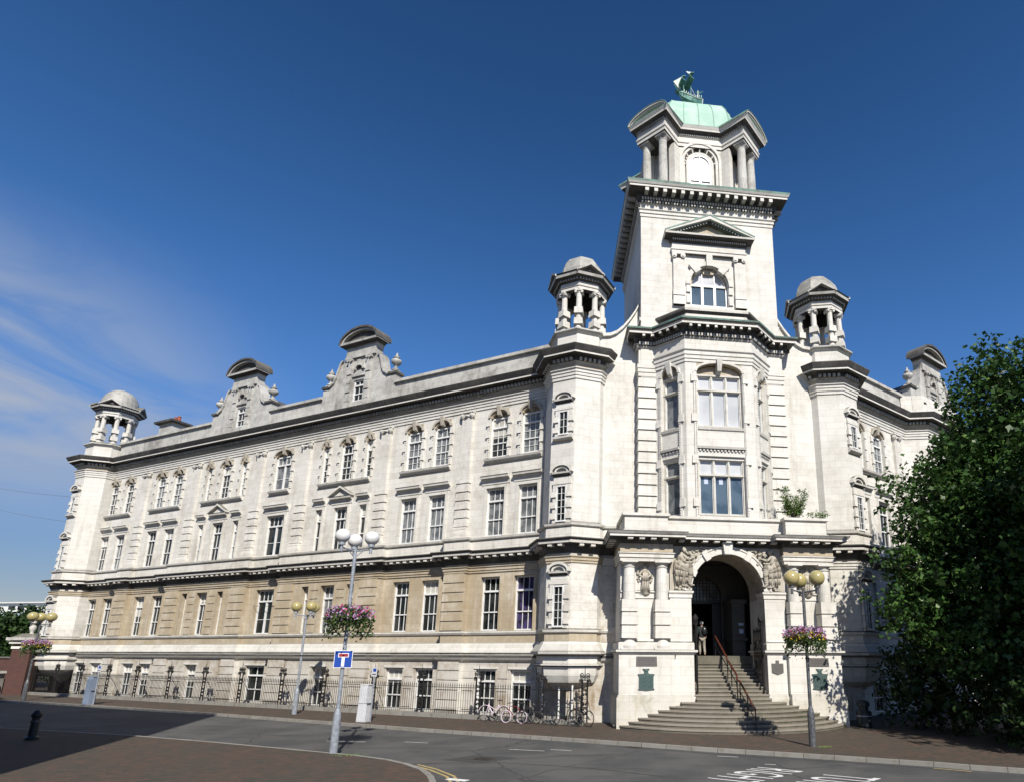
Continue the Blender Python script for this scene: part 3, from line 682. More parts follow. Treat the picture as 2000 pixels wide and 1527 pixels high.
def surround(F, s, wd, kd, W=False):
    """stone dressings of one bay of windows, first and second floor"""
    mb = MB(); k = .5; j = .16 if kd == 'side' else .2
    # first floor architrave
    for sg in (-1, 1):
        a = s + sg * (wd / 2); mb.box(F, min(a, a + sg * .13), max(a, a + sg * .13), k, k + .07, 9.21, 12.06, 'stone_plain')
        mb.box(F, min(a + sg * .13, a + sg * .2), max(a + sg * .13, a + sg * .2), k, k + .035, 9.21, 12.1, 'stone_plain')
    mb.box(F, s - wd / 2 - .13, s + wd / 2 + .13, k, k + .072, 11.93, 12.07, 'stone_plain')
    o = mb.obj('window_surround', B)
    # hood
    hb = MB(); hw = wd / 2 + (.2 if kd == 'side' else .32)
    p = [xy(F(s - hw, k)), xy(F(s + hw, k))]
    hb.sweep(p, [(0, 12.14), (.03, 12.14), (.05, 12.34), (.10, 12.37), (.14, 12.43), (.24, 12.46), (.26, 12.56), (.30, 12.6), (0, 12.66)], 'stone', mats=['stone_plain', 'stone_plain', 'stone_plain', 'stone_plain', 'grey', 'stone', 'stone', 'dark'])
    if kd == 'cen':
        hb.plate(F, [(s - hw - .05, 12.62), (s + hw + .05, 12.62), (s, 13.16)], k, k + .12, 'stone_plain')
        for sg in (-1, 1):
            L = sqrt((hw + .1) ** 2 + .54 ** 2); hb.plate(F, [(s + sg * (hw + .1), 12.60), (s + sg * (hw + .1), 12.70), (s, 13.26), (s, 13.14)], k, k + .32, 'stone')
    hb.obj('window_hood', B)
    # second floor: blocked jambs, arch ring, keystone
    ub = MB()
    for sg in (-1, 1):
        a = s + sg * wd / 2; c = .11 if kd == 'side' else .18
        ub.box(F, min(a, a + sg * c), max(a, a + sg * c), k, k + .06, 13.7, 16.08, 'stone_plain')
        for z in (14.2, 14.9, 15.6): ub.box(F, min(a, a + sg * (c + .07)), max(a, a + sg * (c + .07)), k, k + .11, z, z + .34, 'stone_plain', taper=.02)
        for z in [13.85 + .115 * i for i in range(18)]: ub.box(F, min(a + sg * .02, a + sg * .06), max(a + sg * .02, a + sg * .06), k + .06, k + .09, z, z + .06, 'stone_plain')
    ring(ub, F, s, wd / 2, 16.08, .40, .13, k, k + .13, 'carve', 12); ring(ub, F, s, wd / 2 - .1, 16.08, .30, .12, k - .14, k + .02, 'tan', 12)
    kw = .07 if kd == 'side' else .1
    vs = [F(s - kw, k - .2, 16.12), F(s + kw, k - .2, 16.12), F(s + kw, k + .12, 16.18), F(s - kw, k + .12, 16.18), F(s - kw * 1.3, k - .1, 16.7), F(s + kw * 1.3, k - .1, 16.7), F(s + kw * 1.3, k + .22, 16.7), F(s - kw * 1.3, k + .22, 16.7)]
    ub.add(vs, [(0, 3, 2, 1), (4, 5, 6, 7), (0, 1, 5, 4), (1, 2, 6, 5), (2, 3, 7, 6), (3, 0, 4, 7)], 'carve')
    ub.obj('arched_surround', B)
for s, wd, kd in wins: surround(FL, s, wd, kd)
for s, wd in WW: surround(FW, s, wd, 'pair')
def sill(F, a, b): mb = MB(); mb.sweep([xy(F(a, .5)), xy(F(b, .5))], [(0, 13.36), (.08, 13.38), (.12, 13.46), (.2, 13.5), (.24, 13.6), (0, 13.66)], 'stone', mats=['tan', 'stone', 'stone', 'stone', 'dark']); mb.obj('window_sill', B)
for a, b in ((9.9, 13.6), (16.05, 19.75), (29.4, 31.3)): sill(FL, a, b)
for a, b in ((40.97, 44.67), (47.12, 50.8)): sill(FL, a, b)
for c in CEN3: sill(FL, c - 2.2, c + 2.2)
sill(FW, -13.9, -10.0)
# ground floor window rebates and basement lintels
for s, wd, kd in wins:
    mb = MB(); k = .8 if inbrk(s) else .5; c = .12
    for sg in (-1, 1): a = s + sg * wd / 2; mb.box(FL, min(a, a + sg * c), max(a, a + sg * c), k, k + .05, 4.2, 7.14, 'tan'); mb.box(FL, min(a + sg * c, a + sg * (c + .06)), max(a + sg * c, a + sg * (c + .06)), k, k + .03, 4.2, 7.2, 'tan')
    mb.box(FL, s - wd / 2 - c, s + wd / 2 + c, k, k + .052, 7.03, 7.15, 'tan')
    mb.obj('lower_window_surround', B)
    if kd != 'side': mb = MB(); mb.box(FL, s - wd / 2 - .12, s + wd / 2 + .12, k, k + .05, 2.3, 2.42, 'stone'); mb.obj('lintel', B)
# --- pilasters ---
def volute(mb, F, s, k, z, r, m):
    for sg in (-1, 1):
        for j, (rr, kk) in enumerate(((r, .10), (r * .66, .14), (r * .3, .18))):
            c = F(s, k, z); a = F(s, k + kk, z); mb.tube(c, a, rr, m, 12)
        break
def pilaster(F, s, full=True):
    k = .5; b = MB()
    b.box(F, s - .36, s + .36, k, k + .16, 12.75, 16.42, 'stone')                    # shaft
    for i in range(6):                                                             # rusticated lower half
        z = 9.85 + i * .5; b.box(F, s - .44, s + .44, k, k + .22, z + .03, z + .47, 'stone', taper=.018); b.box(F, s - .36, s + .36, k, k + .16, z, z + .5, 'stone')
    b.box(F, s - .54, s + .54, k, k + .30, 9.2, 9.5, 'stone', taper=.02); b.box(F, s - .49, s + .49, k, k + .27, 9.5, 9.7, 'stone', taper=.04); b.box(F, s - .45, s + .45, k, k + .24, 9.7, 9.85, 'stone', taper=.02)
    o = b.obj('pilaster', B)
    c = MB(); c.box(F, s - .46, s + .46, k, k + .27, 16.6, 16.7, 'stone_plain'); c.box(F, s - .36, s + .36, k, k + .2, 16.36, 16.6, 'stone_plain')
    for sg in (-1, 1): volute(c, F, s + sg * .33, k + .12, 16.45, .17, 'stone_plain')
    c.ball(F(s, k + .24, 16.42), .09, 'stone_plain', 8, 6, (1.6, 1, .7)); c.obj('capital', o)
    g = MB()
    kk = k + (.3 if full else .3)
    for i in range(6): z = 4.22 + i * .505; g.box(F, s - .68, s + .68, k, kk + .13, z + .025, z + .48, 'tan', taper=.02); g.box(F, s - .65, s + .65, k, kk + .07, z, z + .505, 'tan')
    g.obj('rusticated_pier', B); g = MB()
    for i in range(5): z = .25 + i * .49; g.box(F, s - .69, s + .69, k, kk + .06, z + .02, z + .47, 'stone_low', taper=.015); g.box(F, s - .66, s + .66, k, kk, z, z + .5, 'stone')
    g.obj('basement_pier', B)
for s in (14.96, 21.16, 28.11, 32.61, 39.56, 45.76): pilaster(FL, s)
pilaster(FW, -15.2)
# rustication between the grouped windows on the ground floor
for c in CEN3:
    for a, b in ((c - 1.45, c - .7), (c + .7, c + 1.45)):
        mb = MB()
        for i in range(6): z = 4.22 + i * .505; mb.box(FL, a, b, .8, .835, z + .03, z + .475, 'tan', taper=.012)
        mb.obj('rusticated_pier', B)
for a, b in ((9.45, 9.98), (11.45, 12.05), (13.55, 14.2), (17.6, 18.2), (19.7, 20.25), (22.0, 23.7), (25.2, 27.3), (28.85, 29.45), (31.3, 31.9), (34.0, 35.6), (37.0, 38.9), (41.0, 41.2), (42.5, 43.1), (48.6, 49.2)):
    k = .8 if any(x < (a + b) / 2 < y for x, y, _ in brk) else .5
    mb = MB(); mb.box(FL, a, b, k, k + .035, .3, 1.18, 'stone_low', taper=.012); mb.box(FL, a, b, k, k + .035, 1.22, 1.8, 'stone_low', taper=.012); mb.box(FL, a, b, k, k + .035, 1.84, 2.27, 'stone_low', taper=.012); mb.obj('rusticated_block', B)
# drain and cable clutter on the wall
mb = MB(); mb.path([FL(9.75, .56, 0), FL(9.75, .56, 16.6)], .05, 'grey', 6); mb.obj('drain_pipe', B); mb = MB(); mb.path([FL(28.95, .56, 7.2), FL(28.95, .56, 6.0), FL(29.6, .6, 5.95), FL(31.2, .62, 6.0)], .015, 'iron', 4); mb.box(FL, 28.85, 29.05, .5, .7, 5.9, 6.1, 'terracotta'); mb.obj('wall_lamp_bracket', B)
# white posts under the corbelled turret
# --- gables ---
def gable(F, c, W=1., k=.5):
    g = MB(); S = lambda x: c + x * W; kf = k + .02; kb = k - .55
    half = [(3.2, 18.2), (3.2, 20.35), (2.55, 20.35), (2.45, 20.45), (2.2, 20.6), (2.0, 20.95), (1.86, 21.4), (1.74, 21.8), (1.6, 22.0), (1.5, 22.05), (1.5, 22.2), (1.28, 22.25), (1.28, 23.05)]
    poly = [(S(x), z) for x, z in half] + [(S(-x), z) for x, z in reversed(half)]
    # wall with window opening: left, right, above
    wx = .45
    L = [(S(x), z) for x, z in half] + [(S(wx), 23.05), (S(wx), 18.2)]; Rr = [(S(-x), z) for x, z in half] + [(S(-wx), 23.05), (S(-wx), 18.2)]
    g.plate(F, L, kb, kf, 'grey'); g.plate(F, Rr, kb, kf, 'grey'); g.plate(F, [(S(-wx), 20.5), (S(wx), 20.5), (S(wx), 23.05), (S(-wx), 23.05)], kb, kf - .002, 'grey'); g.plate(F, [(S(-wx), 18.2), (S(wx), 18.2), (S(wx), 19.0), (S(-wx), 19.0)], kb, kf - .002, 'grey')
    o = g.obj('gable', B)
    d = MB()
    # volute coping following the curve
    cp = half[2:10]
    for sg in (-1, 1):
        for (x0, z0), (x1, z1) in zip(cp[:-1], cp[1:]):
            q = [(S(sg * x0), z0), (S(sg * x1), z1), (S(sg * (x1 + .08)), z1 + .07), (S(sg * (x0 + .08)), z0 + .07)]; d.plate(F, q, kb - .05, kf + .14, 'grey')
        d.box(F, min(S(sg * 2.5), S(sg * 3.3)), max(S(sg * 2.5), S(sg * 3.3)), kb - .05, kf + .1, 20.35, 20.5, 'dark'); d.box(F, min(S(sg * 2.6), S(sg * 3.2)), max(S(sg * 2.6), S(sg * 3.2)), kb, kf + .04, 20.5, 20.72, 'grey', taper=.15)
        for i in range(5): z = 18.45 + i * .62; d.box(F, min(S(sg * .62), S(sg * 1.02)), max(S(sg * .62), S(sg * 1.02)), kf, kf + (.12 if i % 2 else .16), z, z + .56, 'grey', taper=.02)
        d.box(F, min(S(sg * .62), S(sg * 1.0)), max(S(sg * .62), S(sg * 1.0)), kf, kf + .1, 18.3, 22.0, 'grey')
        for j in (1, 2): d.tube(F(S(sg * .85) + (j - 1.5) * .3, kf, 21.95), F(S(sg * .85) + (j - 1.5) * .3, kf + .22, 21.95), .11, 'grey', 10)
    d.box(F, S(-1.35), S(1.35), kf, kf + .14, 22.08, 22.22, 'grey'); d.box(F, S(-1.3), S(1.3), kf - .1, kf + .1, 22.22, 22.62, 'grey')
    d.box(F, S(-.55), S(.55), kf, kf + .1, 20.72, 20.86, 'grey'); ring(d, F, c, .3, 21.2, .3, .16, kf, kf + .14, 'grey', 10); d.plate(F, arch_pts(c, .3, 21.2, .3, 10), kf, kf + .01, 'dark')
    vs_k = .12; d.box(F, S(-vs_k), S(vs_k), kf, kf + .2, 21.45, 21.85, 'grey')
    d.obj('gable_dressing', o)
    # segmental pediment on top
    p = MB(); hw = 1.28
    path = [xy(F(S(-hw) if W > 0 else S(hw), kb)), xy(F(S(-hw), kf)), xy(F(S(hw), kf)), xy(F(S(hw), kb))]
    p.sweep(path, [(0, 22.62), (.03, 22.62), (.05, 22.86), (.12, 22.9), (.2, 22.98), (.42, 23.02), (.44, 23.16), (0, 23.2)], 'grey', mats=['stone_plain', 'stone_plain', 'grey', 'dark', 'dark', 'grey', 'dark'])
    R0, R1 = 1.74, 1.60; n = 16
    def arc(r, zc, h): return [(c + r * cos(pi * i / n), zc + h * sin(pi * i / n)) for i in range(n + 1)]
    a1 = arc(R0, 23.1, 1.08); a2 = arc(R1, 23.1, .94)
    for i in range(n): p.plate(F, [a1[i], a1[i + 1], a2[i + 1], a2[i]], kb - .2, kf + .46, 'dark'); 
    b1 = arc(R1 + .01, 23.1, .95); b2 = arc(R1 - .13, 23.1, .80)
    for i in range(n): p.plate(F, [b1[i], b1[i + 1], b2[i + 1], b2[i]], kb - .1, kf + .36, 'grey')
    p.plate(F, arc(R1 - .1, 23.12, .82), kb, kf + .1, 'dark')
    p.obj('segmental_pediment', o)
    r_ = MB(); 
    r_.add([F(S(-2.4), kb, 20.2), F(S(2.4), kb, 20.2), F(c, kb, 22.1), F(S(-2.4), kb - 5, 20.2), F(S(2.4), kb - 5, 20.2), F(c, kb - 5, 22.1)], [(0, 2, 5, 3), (1, 4, 5, 2), (3, 5, 4)], 'slate'); r_.obj('gable_roof', o)
    window(B, F, c, 19.0, 20.5, .88, k - .12, 'sash', 2, 'glass')
    for sg in (-1, 1):
        u = MB(); q = F(S(sg * 2.9), k - .22, 0)
        u.lathe(q, [(.22, 20.7), (.2, 20.76), (.09, 20.86), (.08, 20.96), (.16, 21.03), (.29, 21.16), (.33, 21.28), (.30, 21.38), (.17, 21.46), (.11, 21.52), (.2, 21.56), (.2, 21.6), (.1, 21.66), (.05, 21.78), (.07, 21.84), (.01, 21.92)], 14, 'grey', cap=False); u.obj('urn', B, smooth=True)
gable(FL, 24.2); gable(FL, 35.75); gable(FW, -20.2, 1., 1.0)
# chimney
CH0, CH1 = 47.8, 49.6
cb = MB(); cb.box(FL, CH0, CH1, -2.9, -1.5, 18.5, 22.0, 'grey'); cb.sweep([xy(FL(CH0, -2.9)), xy(FL(CH0, -1.5)), xy(FL(CH1, -1.5)), xy(FL(CH1, -2.9))], [(0, 21.9), (.1, 21.94), (.3, 22.04), (.34, 22.2), (0, 22.28)], 'grey', mats=['grey', 'dark', 'dark', 'dark']); cb.box(FL, CH0, CH1, -2.9, -1.5, 22.0, 22.3, 'dark')
ch = cb.obj('chimney', B)
for s in (48.3, 48.8): c2 = MB(); c2.lathe(FL(s, -2.2, 0), [(.14, 22.28), (.12, 22.75), (.15, 22.8), (.11, 22.85)], 10, 'terracotta'); c2.obj('chimney_pot', ch)
# --- corner turrets ---
def octpoly(c, ap, th): return octv(c, ap, th, [22.5 + 45 * i for i in range(8)])
def turret(C, F, th, sgn, name_side):
    """octagonal turret corbelled from the wall, with open columned lantern; sgn: +1 for wing L"""
    t = MB(); R = 1 / cos(radians(22.5)); rot = th + radians(22.5)
    lo = lambda z: 'stone' 
    def band(a, z0, z1, m, a2=None): t.lathe(C, [(a * R, z0), ((a2 or a) * R, z1)], 8, m, rot, cap=False)
    band(AP, 4.2, 7.3, 'stone'); band(AP, 7.3, 8.3, 'stone_low'); band(AP, 8.3, 9.3, 'stone'); band(AP, 9.2, 17.3, 'stone_plain')
    o = t.obj('corner_turret', B, recalc=False)
    cb_ = MB()
    prof = [(.02, .8), (.62, 1.36), (.98, 1.44), (1.0, 1.54), (1.16, 1.58), (1.42, 1.78), (1.56, 2.1), (1.6, 2.48), (1.74, 2.54), (1.74, 2.6), (1.64, 2.62), (1.64, 2.95), (1.72, 3.0), (1.9, 3.06), (1.92, 3.16), (1.86, 3.2), (1.80, 3.3), (1.68, 3.5), (1.64, 3.62), (1.60, 3.64), (1.60, 4.0), (1.70, 4.05), (1.72, 4.15), (1.6, 4.22)]
    mats = ['grey', 'grey', 'grey', 'stone_low', 'stone_low', 'stone', 'stone', 'dark', 'stone', 'dark', 'stone', 'dark', 'grey', 'stone', 'stone', 'stone_plain', 'stone_plain', 'stone_plain', 'stone', 'tan' if sgn > 0 else 'stone', 'stone', 'stone', 'stone']
    cb_.lathe(C, [(r * R, z) for r, z in prof], 8, 'stone', rot, mats=mats, cap=False); cb_.obj('corbel', o)
    p = MB(); p.lathe(C, [(a * R, z) for a, z in ((1.5, 18.3), (1.5, 18.45), (1.42, 18.5), (1.42, 19.35), (1.5, 19.42), (1.62, 19.5), (1.62, 19.58), (1.3, 19.72))], 8, 'stone_plain', rot, mats=['stone_plain'] * 4 + ['grey', 'grey', 'dark']); p.obj('lantern_base', o)
    for i in range(8):
        a = rot + radians(45 * i); c = (C[0] + 1.16 * cos(a), C[1] + 1.16 * sin(a)); b = MB(); Fc = Fr(-sin(a), cos(a), cos(a), sin(a), c[0], c[1])
        b.lathe(c, [(.24, 19.7), (.24, 19.76), (.2, 19.82), (.165, 19.9), (.16, 21.0), (.145, 21.85), (.18, 21.9), (.18, 21.95)], 10, 'stone_plain')
        for z in (19.98, 20.62): b.box(Fc, -.235, .235, -.235, .235, z, z + .36, 'stone_plain', taper=.015)
        b.box(Fc, -.22, .22, -.22, .22, 21.97, 22.07, 'stone_plain')
        for sx in (-1, 1): b.tube(Fc(sx * .17, -.2, 21.93), Fc(sx * .17, .2, 21.93), .075, 'stone_plain', 8)
        b.obj('column', o)
    e = MB(); ep = [(1.02, 22.06), (1.3, 22.06), (1.3, 22.22), (1.34, 22.24), (1.30, 22.28), (1.30, 22.5), (1.42, 22.56), (1.42, 22.66), (1.66, 22.72), (1.70, 22.86), (1.76, 22.92), (1.2, 23.06)]
    e.lathe(C, [(a * R, z) for a, z in ep], 8, 'grey', rot, mats=['dark', 'stone_plain', 'stone_plain', 'stone_plain', 'stone_plain', 'dark', 'dark', 'dark', 'grey', 'dark', 'dark'], cap=False)
    e.lathe(C, [(1.02 * R, 22.06), (1.0 * R, 22.5), (.98 * R, 23.1)], 8, 'dark', rot, cap=False)  # dark lining paints the shade inside the lantern
    for i in range(8):
        a = th + radians(45 * i); Fi = Fr(-sin(a), cos(a), cos(a), sin(a), C[0], C[1])
        for j in range(7): x = -.5 + j * .166; e.box(Fi, x - .045, x + .045, 1.38, 1.48, 22.57, 22.66, 'grey')
        if i % 2 == 1:   # little pediments on the diagonal faces
            hw = .78; e.plate(Fi, [(-hw + .1, 22.88), (hw - .1, 22.88), (0, 23.34)], 1.0, 1.5, 'dark')
            for sg in (-1, 1): e.plate(Fi, [(sg * hw, 22.84), (sg * hw, 22.96), (0, 23.5), (0, 23.36)], .9, 1.74, 'grey')
    e.obj('entablature', o)
    d = MB(); d.lathe(C, [(1.3 * R, 22.98), (1.3 * R, 23.12), (1.22 * R, 23.2), (1.19 * R, 23.55), (1.06 * R, 24.0), (.84 * R, 24.36), (.55 * R, 24.6), (.5 * R, 24.62), (.25 * R, 24.74), (.02, 24.8)], 8 if sgn < 2 else 24, 'lead', rot, cap=False); d.obj('dome', o)
    return o
def turret_windows(F, s, k, sg=1, hoods=True):
    for z0, z1, zh in ((4.26, 6.2, 6.85), (9.26, 11.1, 11.75), (13.7, 15.0, 15.6)):
        mb = MB(); w2 = .28
        # the opening is a dark-glazed recess framed by blocked jambs
        for q in (-1, 1):
            a = s + q * w2; mb.box(F, min(a, a + q * .2), max(a, a + q * .2), k, k + .1, z0 - .04, z1 + .05, 'stone')
            n = 3 if z1 - z0 > 1.6 else 2
            for i in range(n): z = z0 + .15 + i * (z1 - z0 - .2) / n; mb.box(F, min(a, a + q * .27), max(a, a + q * .27), k, k + .16, z, z + .28, 'stone', taper=.02)
        mb.box(F, s - .5, s + .5, k, k + .12, z1 + .05, z1 + .22, 'stone'); mb.box(F, s - .46, s + .46, k, k + .08, z1 + .22, zh - .2, 'stone')
        mb.sweep([xy(F(s - .5, k)), xy(F(s + .5, k))], [(0, zh - .2), (.1, zh - .16), (.22, zh - .08), (.24, zh), (0, zh + .03)], 'stone', mats=['dark', 'dark', 'stone', 'dark'])
        ring(mb, F, s, .5, zh, .34, .12, k, k + .24, 'stone', 12); ring(mb, F, s, .3, zh + .02, .2, .1, k, k + .16, 'stone', 10); mb.plate(F, arch_pts(s, .5, zh, .34, 10), k, k + .04, 'grey')
        if z0 > 12: mb.sweep([xy(F(s - .55, k)), xy(F(s + .55, k))], [(0, z0 - .3), (.1, z0 - .26), (.2, z0 - .18), (.22, z0 - .08), (0, z0 - .02)], 'stone', mats=['tan', 'stone', 'stone', 'dark'])
        mb.obj('turret_window_surround', B)
        window(B, F, s, z0, z1, .58, k + .055, 'lattice', 2, 'glass')
turret(CA, FL, thL, 1, 'L'); turret(CB, FW, thW, -1, 'R'); turret(CC, FL, thL, 2, 'C')
turret_windows(FL, 7.72, .42 + AP); turret_windows(FW, -7.72, .42 + AP); turret_windows(FL, 52.15, .42 + AP)

# --- canted bay over the porch, quoins ---
bay = [(3.05, 2.05), (1.74, .72), (-1.74, .72), (-3.05, 2.05)]
mb = MB()
wall(mb, FF, -1.74, 1.74, 8.5, 17.7, -.72, [(-1.16, 1.16, 9.45, 12.45, .34), (-1.16, 1.16, 13.95, 17.35, .34)], lambda s, z: 'stone_plain')
spandrel(mb, FF, 0, 1.16, 16.85, .5, -.72, .34, 'tan'); mb.plate(FF, arch_pts(0, 1.15, 16.8, .5, 12), -1.04, -.98, 'tan')
cants = []
for sg in (1, -1):
    p0 = Vector((sg * 1.74, .72)); p1 = Vector((sg * 3.05, 2.05))
    a, b = (p1, p0) if sg > 0 else (p0, p1)
    d = (b - a); Lc = d.length; d.normalize(); Fc = Fr(d.x, d.y, -d.y, d.x, a.x, a.y) if True else None
    # outward must face the street
    if Fc.n.y > 0: Fc = Fr(-d.x, -d.y, d.y, -d.x, b.x, b.y)
    wall(mb, Fc, 0, Lc, 8.5, 17.7, 0, [(Lc / 2 - .5, Lc / 2 + .5, 9.45, 12.45, .34), (Lc / 2 - .5, Lc / 2 + .5, 13.95, 17.3, .34)], lambda s, z: 'stone_plain')
    spandrel(mb, Fc, Lc / 2, .5, 16.85, .45, 0, .34, 'tan'); mb.plate(Fc, arch_pts(Lc / 2, .5, 16.8, .45, 10), -.3, -.26, 'tan')
    cants.append((Fc, Lc))
mb.obj('canted_bay', B)
def bigwin(F, s, wd, k, pane2, pane1, cols=3):
    for z0, z1, pm in ((9.5, 12.4, pane1), (13.98, 16.78, pane2)):
        mb = MB(); n = 'cream'; f = .09; h = z1 - z0; zt = z0 + h * .70
        for i in range(cols + 1): x = s - wd / 2 + (wd - f) * i / cols; mb.box(F, x, x + f, k - .08, k + .1, z0, z1, n)
        for z in (z0, zt - f / 2, z1 - f): mb.box(F, s - wd / 2, s + wd / 2, k - .08, k + .13, z, z + f, n)
        o = mb.obj('window', B)
        for i in range(cols):
            for a, b in ((z0 + f, zt - f / 2), (zt + f / 2, z1 - f)):
                x0 = s - wd / 2 + (wd - f) * i / cols + f; x1 = s - wd / 2 + (wd - f) * (i + 1) / cols
                w2 = MB(); q = .035
                w2.box(F, x0, x0 + q, k - .06, k + .03, a, b, 'white'); w2.box(F, x1 - q, x1, k - .06, k + .03, a, b, 'white'); w2.box(F, x0 + q, x1 - q, k - .06, k + .03, a, a + q, 'white'); w2.box(F, x0 + q, x1 - q, k - .06, k + .03, b - q, b, 'white')
                w2.obj('casement', o); g = MB(); g.box(F, x0 + .01, x1 - .01, k - .07, k - .045, a, b, pm if b < zt or pm != 'glass_blue' else 'glass_pale'); g.obj('pane', o)
        if pm == 'glass_blue' and cols == 3:
            t = MB()
            for i in range(3):
                x = s - wd / 2 + (wd - f) * (i + .5) / cols + f / 2
                if i > 0: t.box(F, x - .1, x + .1, k - .044, k - .04, zt - .42, zt - .12, 'paper')
            t.obj('window_notice', o)
bigwin(FF, 0, 2.32, -.98, 'glass_pale', 'glass_blue')
for Fc, Lc in cants: bigwin(Fc, Lc / 2, 1.0, -.24, 'glass_grey', 'glass_grey', 1)
for F, s, hw, k in [(FF, 0, 1.16, -.72)] + [(Fc, Lc / 2, .5, 0) for Fc, Lc in cants]:
    mb = MB()
    # spandrel panel, sill and little dentilled cornice between the storeys
    mb.sweep([xy(F(s - hw, k - .1)), xy(F(s + hw, k - .1))], [(0, 13.72), (.06, 13.74), (.16, 13.8), (.2, 13.92), (0, 13.97)], 'stone', mats=['dark', 'stone', 'stone', 'grey'])
    mb.box(F, s - hw, s + hw, k - .2, k - .08, 12.9, 13.74, 'stone_plain'); mb.box(F, s - hw + .15, s + hw - .15, k - .08, k - .06, 13.25, 13.62, 'tan')
    mb.sweep([xy(F(s - hw - .04, k - .1)), xy(F(s + hw + .04, k - .1))], [(0, 12.46), (.03, 12.5), (.05, 12.66), (.07, 12.76), (.22, 12.8), (.26, 12.9), (0, 12.96)], 'stone', mats=['tan', 'tan', 'tan', 'dark', 'stone', 'dark'])
    n = int(2 * hw / .17)
    for i in range(n): x = s - hw + (i + .5) * 2 * hw / n; mb.box(F, x - .045, x + .045, k - .05, k + .07, 12.69, 12.78, 'stone_plain')
    mb.box(F, s - hw, s + hw, k - .3, k - .1, 12.3, 13.9, 'stone_plain')
    kw = .1; v = [F(s - kw, k - .36, 16.62), F(s + kw, k - .36, 16.62), F(s + kw, k + .1, 16.9), F(s - kw, k + .1, 16.9), F(s - kw * 1.5, k - .2, 17.5), F(s + kw * 1.5, k - .2, 17.5), F(s + kw * 1.5, k + .24, 17.5), F(s - kw * 1.5, k + .24, 17.5)]
    mb.add(v, [(0, 3, 2, 1), (4, 5, 6, 7), (0, 1, 5, 4), (1, 2, 6, 5), (2, 3, 7, 6), (3, 0, 4, 7)], 'stone_plain')
    ring(mb, F, s, hw, 16.85, .48, .12, k, k + .09, 'stone_plain', 14)
    # beaded jambs
    for sg in (-1, 1):
        a = s + sg * (hw + .02)
        mb.box(F, min(a, a + sg * .16), max(a, a + sg * .16), k, k + .06, 9.3, 16.85, 'stone_plain')
        for z in (9.9, 12.05, 14.2, 16.3): mb.box(F, min(a, a + sg * .3), max(a, a + sg * .3), k, k + .1, z, z + .42, 'stone_plain', taper=.02)
        for i in range(62): z = 9.5 + i * .118; mb.box(F, min(a + sg * .03, a + sg * .08), max(a + sg * .03, a + sg * .08), k + .06, k + .09, z, z + .06, 'stone')
    mb.obj('bay_dressing', B)
for sg in (-1, 1):
    mb = MB(); mb.box(FF, min(sg * 3.0, sg * 3.9), max(sg * 3.0, sg * 3.9), -2.6, -2.06, 8.5, 18.6, 'stone_plain')
    for i in range(13): z = 9.5 + i * .577; mb.box(FF, min(sg * 2.98, sg * 3.95), max(sg * 2.98, sg * 3.95), -2.65, -1.97, z + .035, z + .545, 'stone_plain', taper=.03)
    for i in range(3): mb.box(FF, min(sg * 2.98, sg * (3.93 + .03 * i)), max(sg * 2.98, sg * (3.93 + .03 * i)), -2.6, -2.0 + .03 * i, 17.05 + .22 * i, 17.25 + .22 * i, 'stone_plain')
    mb.obj('quoin', B)
cpath = [(3.93, 2.6), (3.93, 2.02), (3.05, 2.02), (1.74, .72), (-1.74, .72), (-3.05, 2.02), (-3.93, 2.02), (-3.93, 2.6)]
mb = MB()
mb.sweep(cpath[2:6], [(0, 17.36), (.04, 17.36), (.04, 17.52), (.08, 17.53), (.08, 17.72), (.12, 17.73), (.12, 17.9), (.19, 17.97), (.19, 18.01), (.02, 18.03), (.02, 18.62)], 'stone_plain')
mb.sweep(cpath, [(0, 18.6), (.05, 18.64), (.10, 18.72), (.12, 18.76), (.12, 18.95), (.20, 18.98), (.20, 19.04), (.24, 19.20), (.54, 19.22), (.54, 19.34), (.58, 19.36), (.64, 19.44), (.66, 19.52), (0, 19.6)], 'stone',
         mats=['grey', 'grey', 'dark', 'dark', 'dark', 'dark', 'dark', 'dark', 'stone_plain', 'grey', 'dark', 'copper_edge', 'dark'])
mb.blocks(cpath, .16, .09, .11, .20, 18.77, 18.93, 'grey'); mb.blocks(cpath, .44, .17, .2, .5, 19.05, 19.20, 'dark'); mb.blocks(cpath, .44, .13, .5, .53, 19.07, 19.19, 'stone_plain')
mb.sweep([(3.7, 2.6), (3.7, 2.2), (2.95, 2.2), (1.62, .86), (-1.62, .86), (-2.95, 2.2), (-3.7, 2.2), (-3.7, 2.6)], [(0, 19.5), (0, 20.15), (.05, 20.2), (.14, 20.28), (.16, 20.4), (.16, 20.45), (-.4, 20.5)], 'stone', mats=['stone_plain', 'dark', 'dark', 'stone', 'stone', 'dark'])
mb.prism(bay[::-1], 20.3, 20.42, 'dark')
mb.obj('bay_cornice', B)

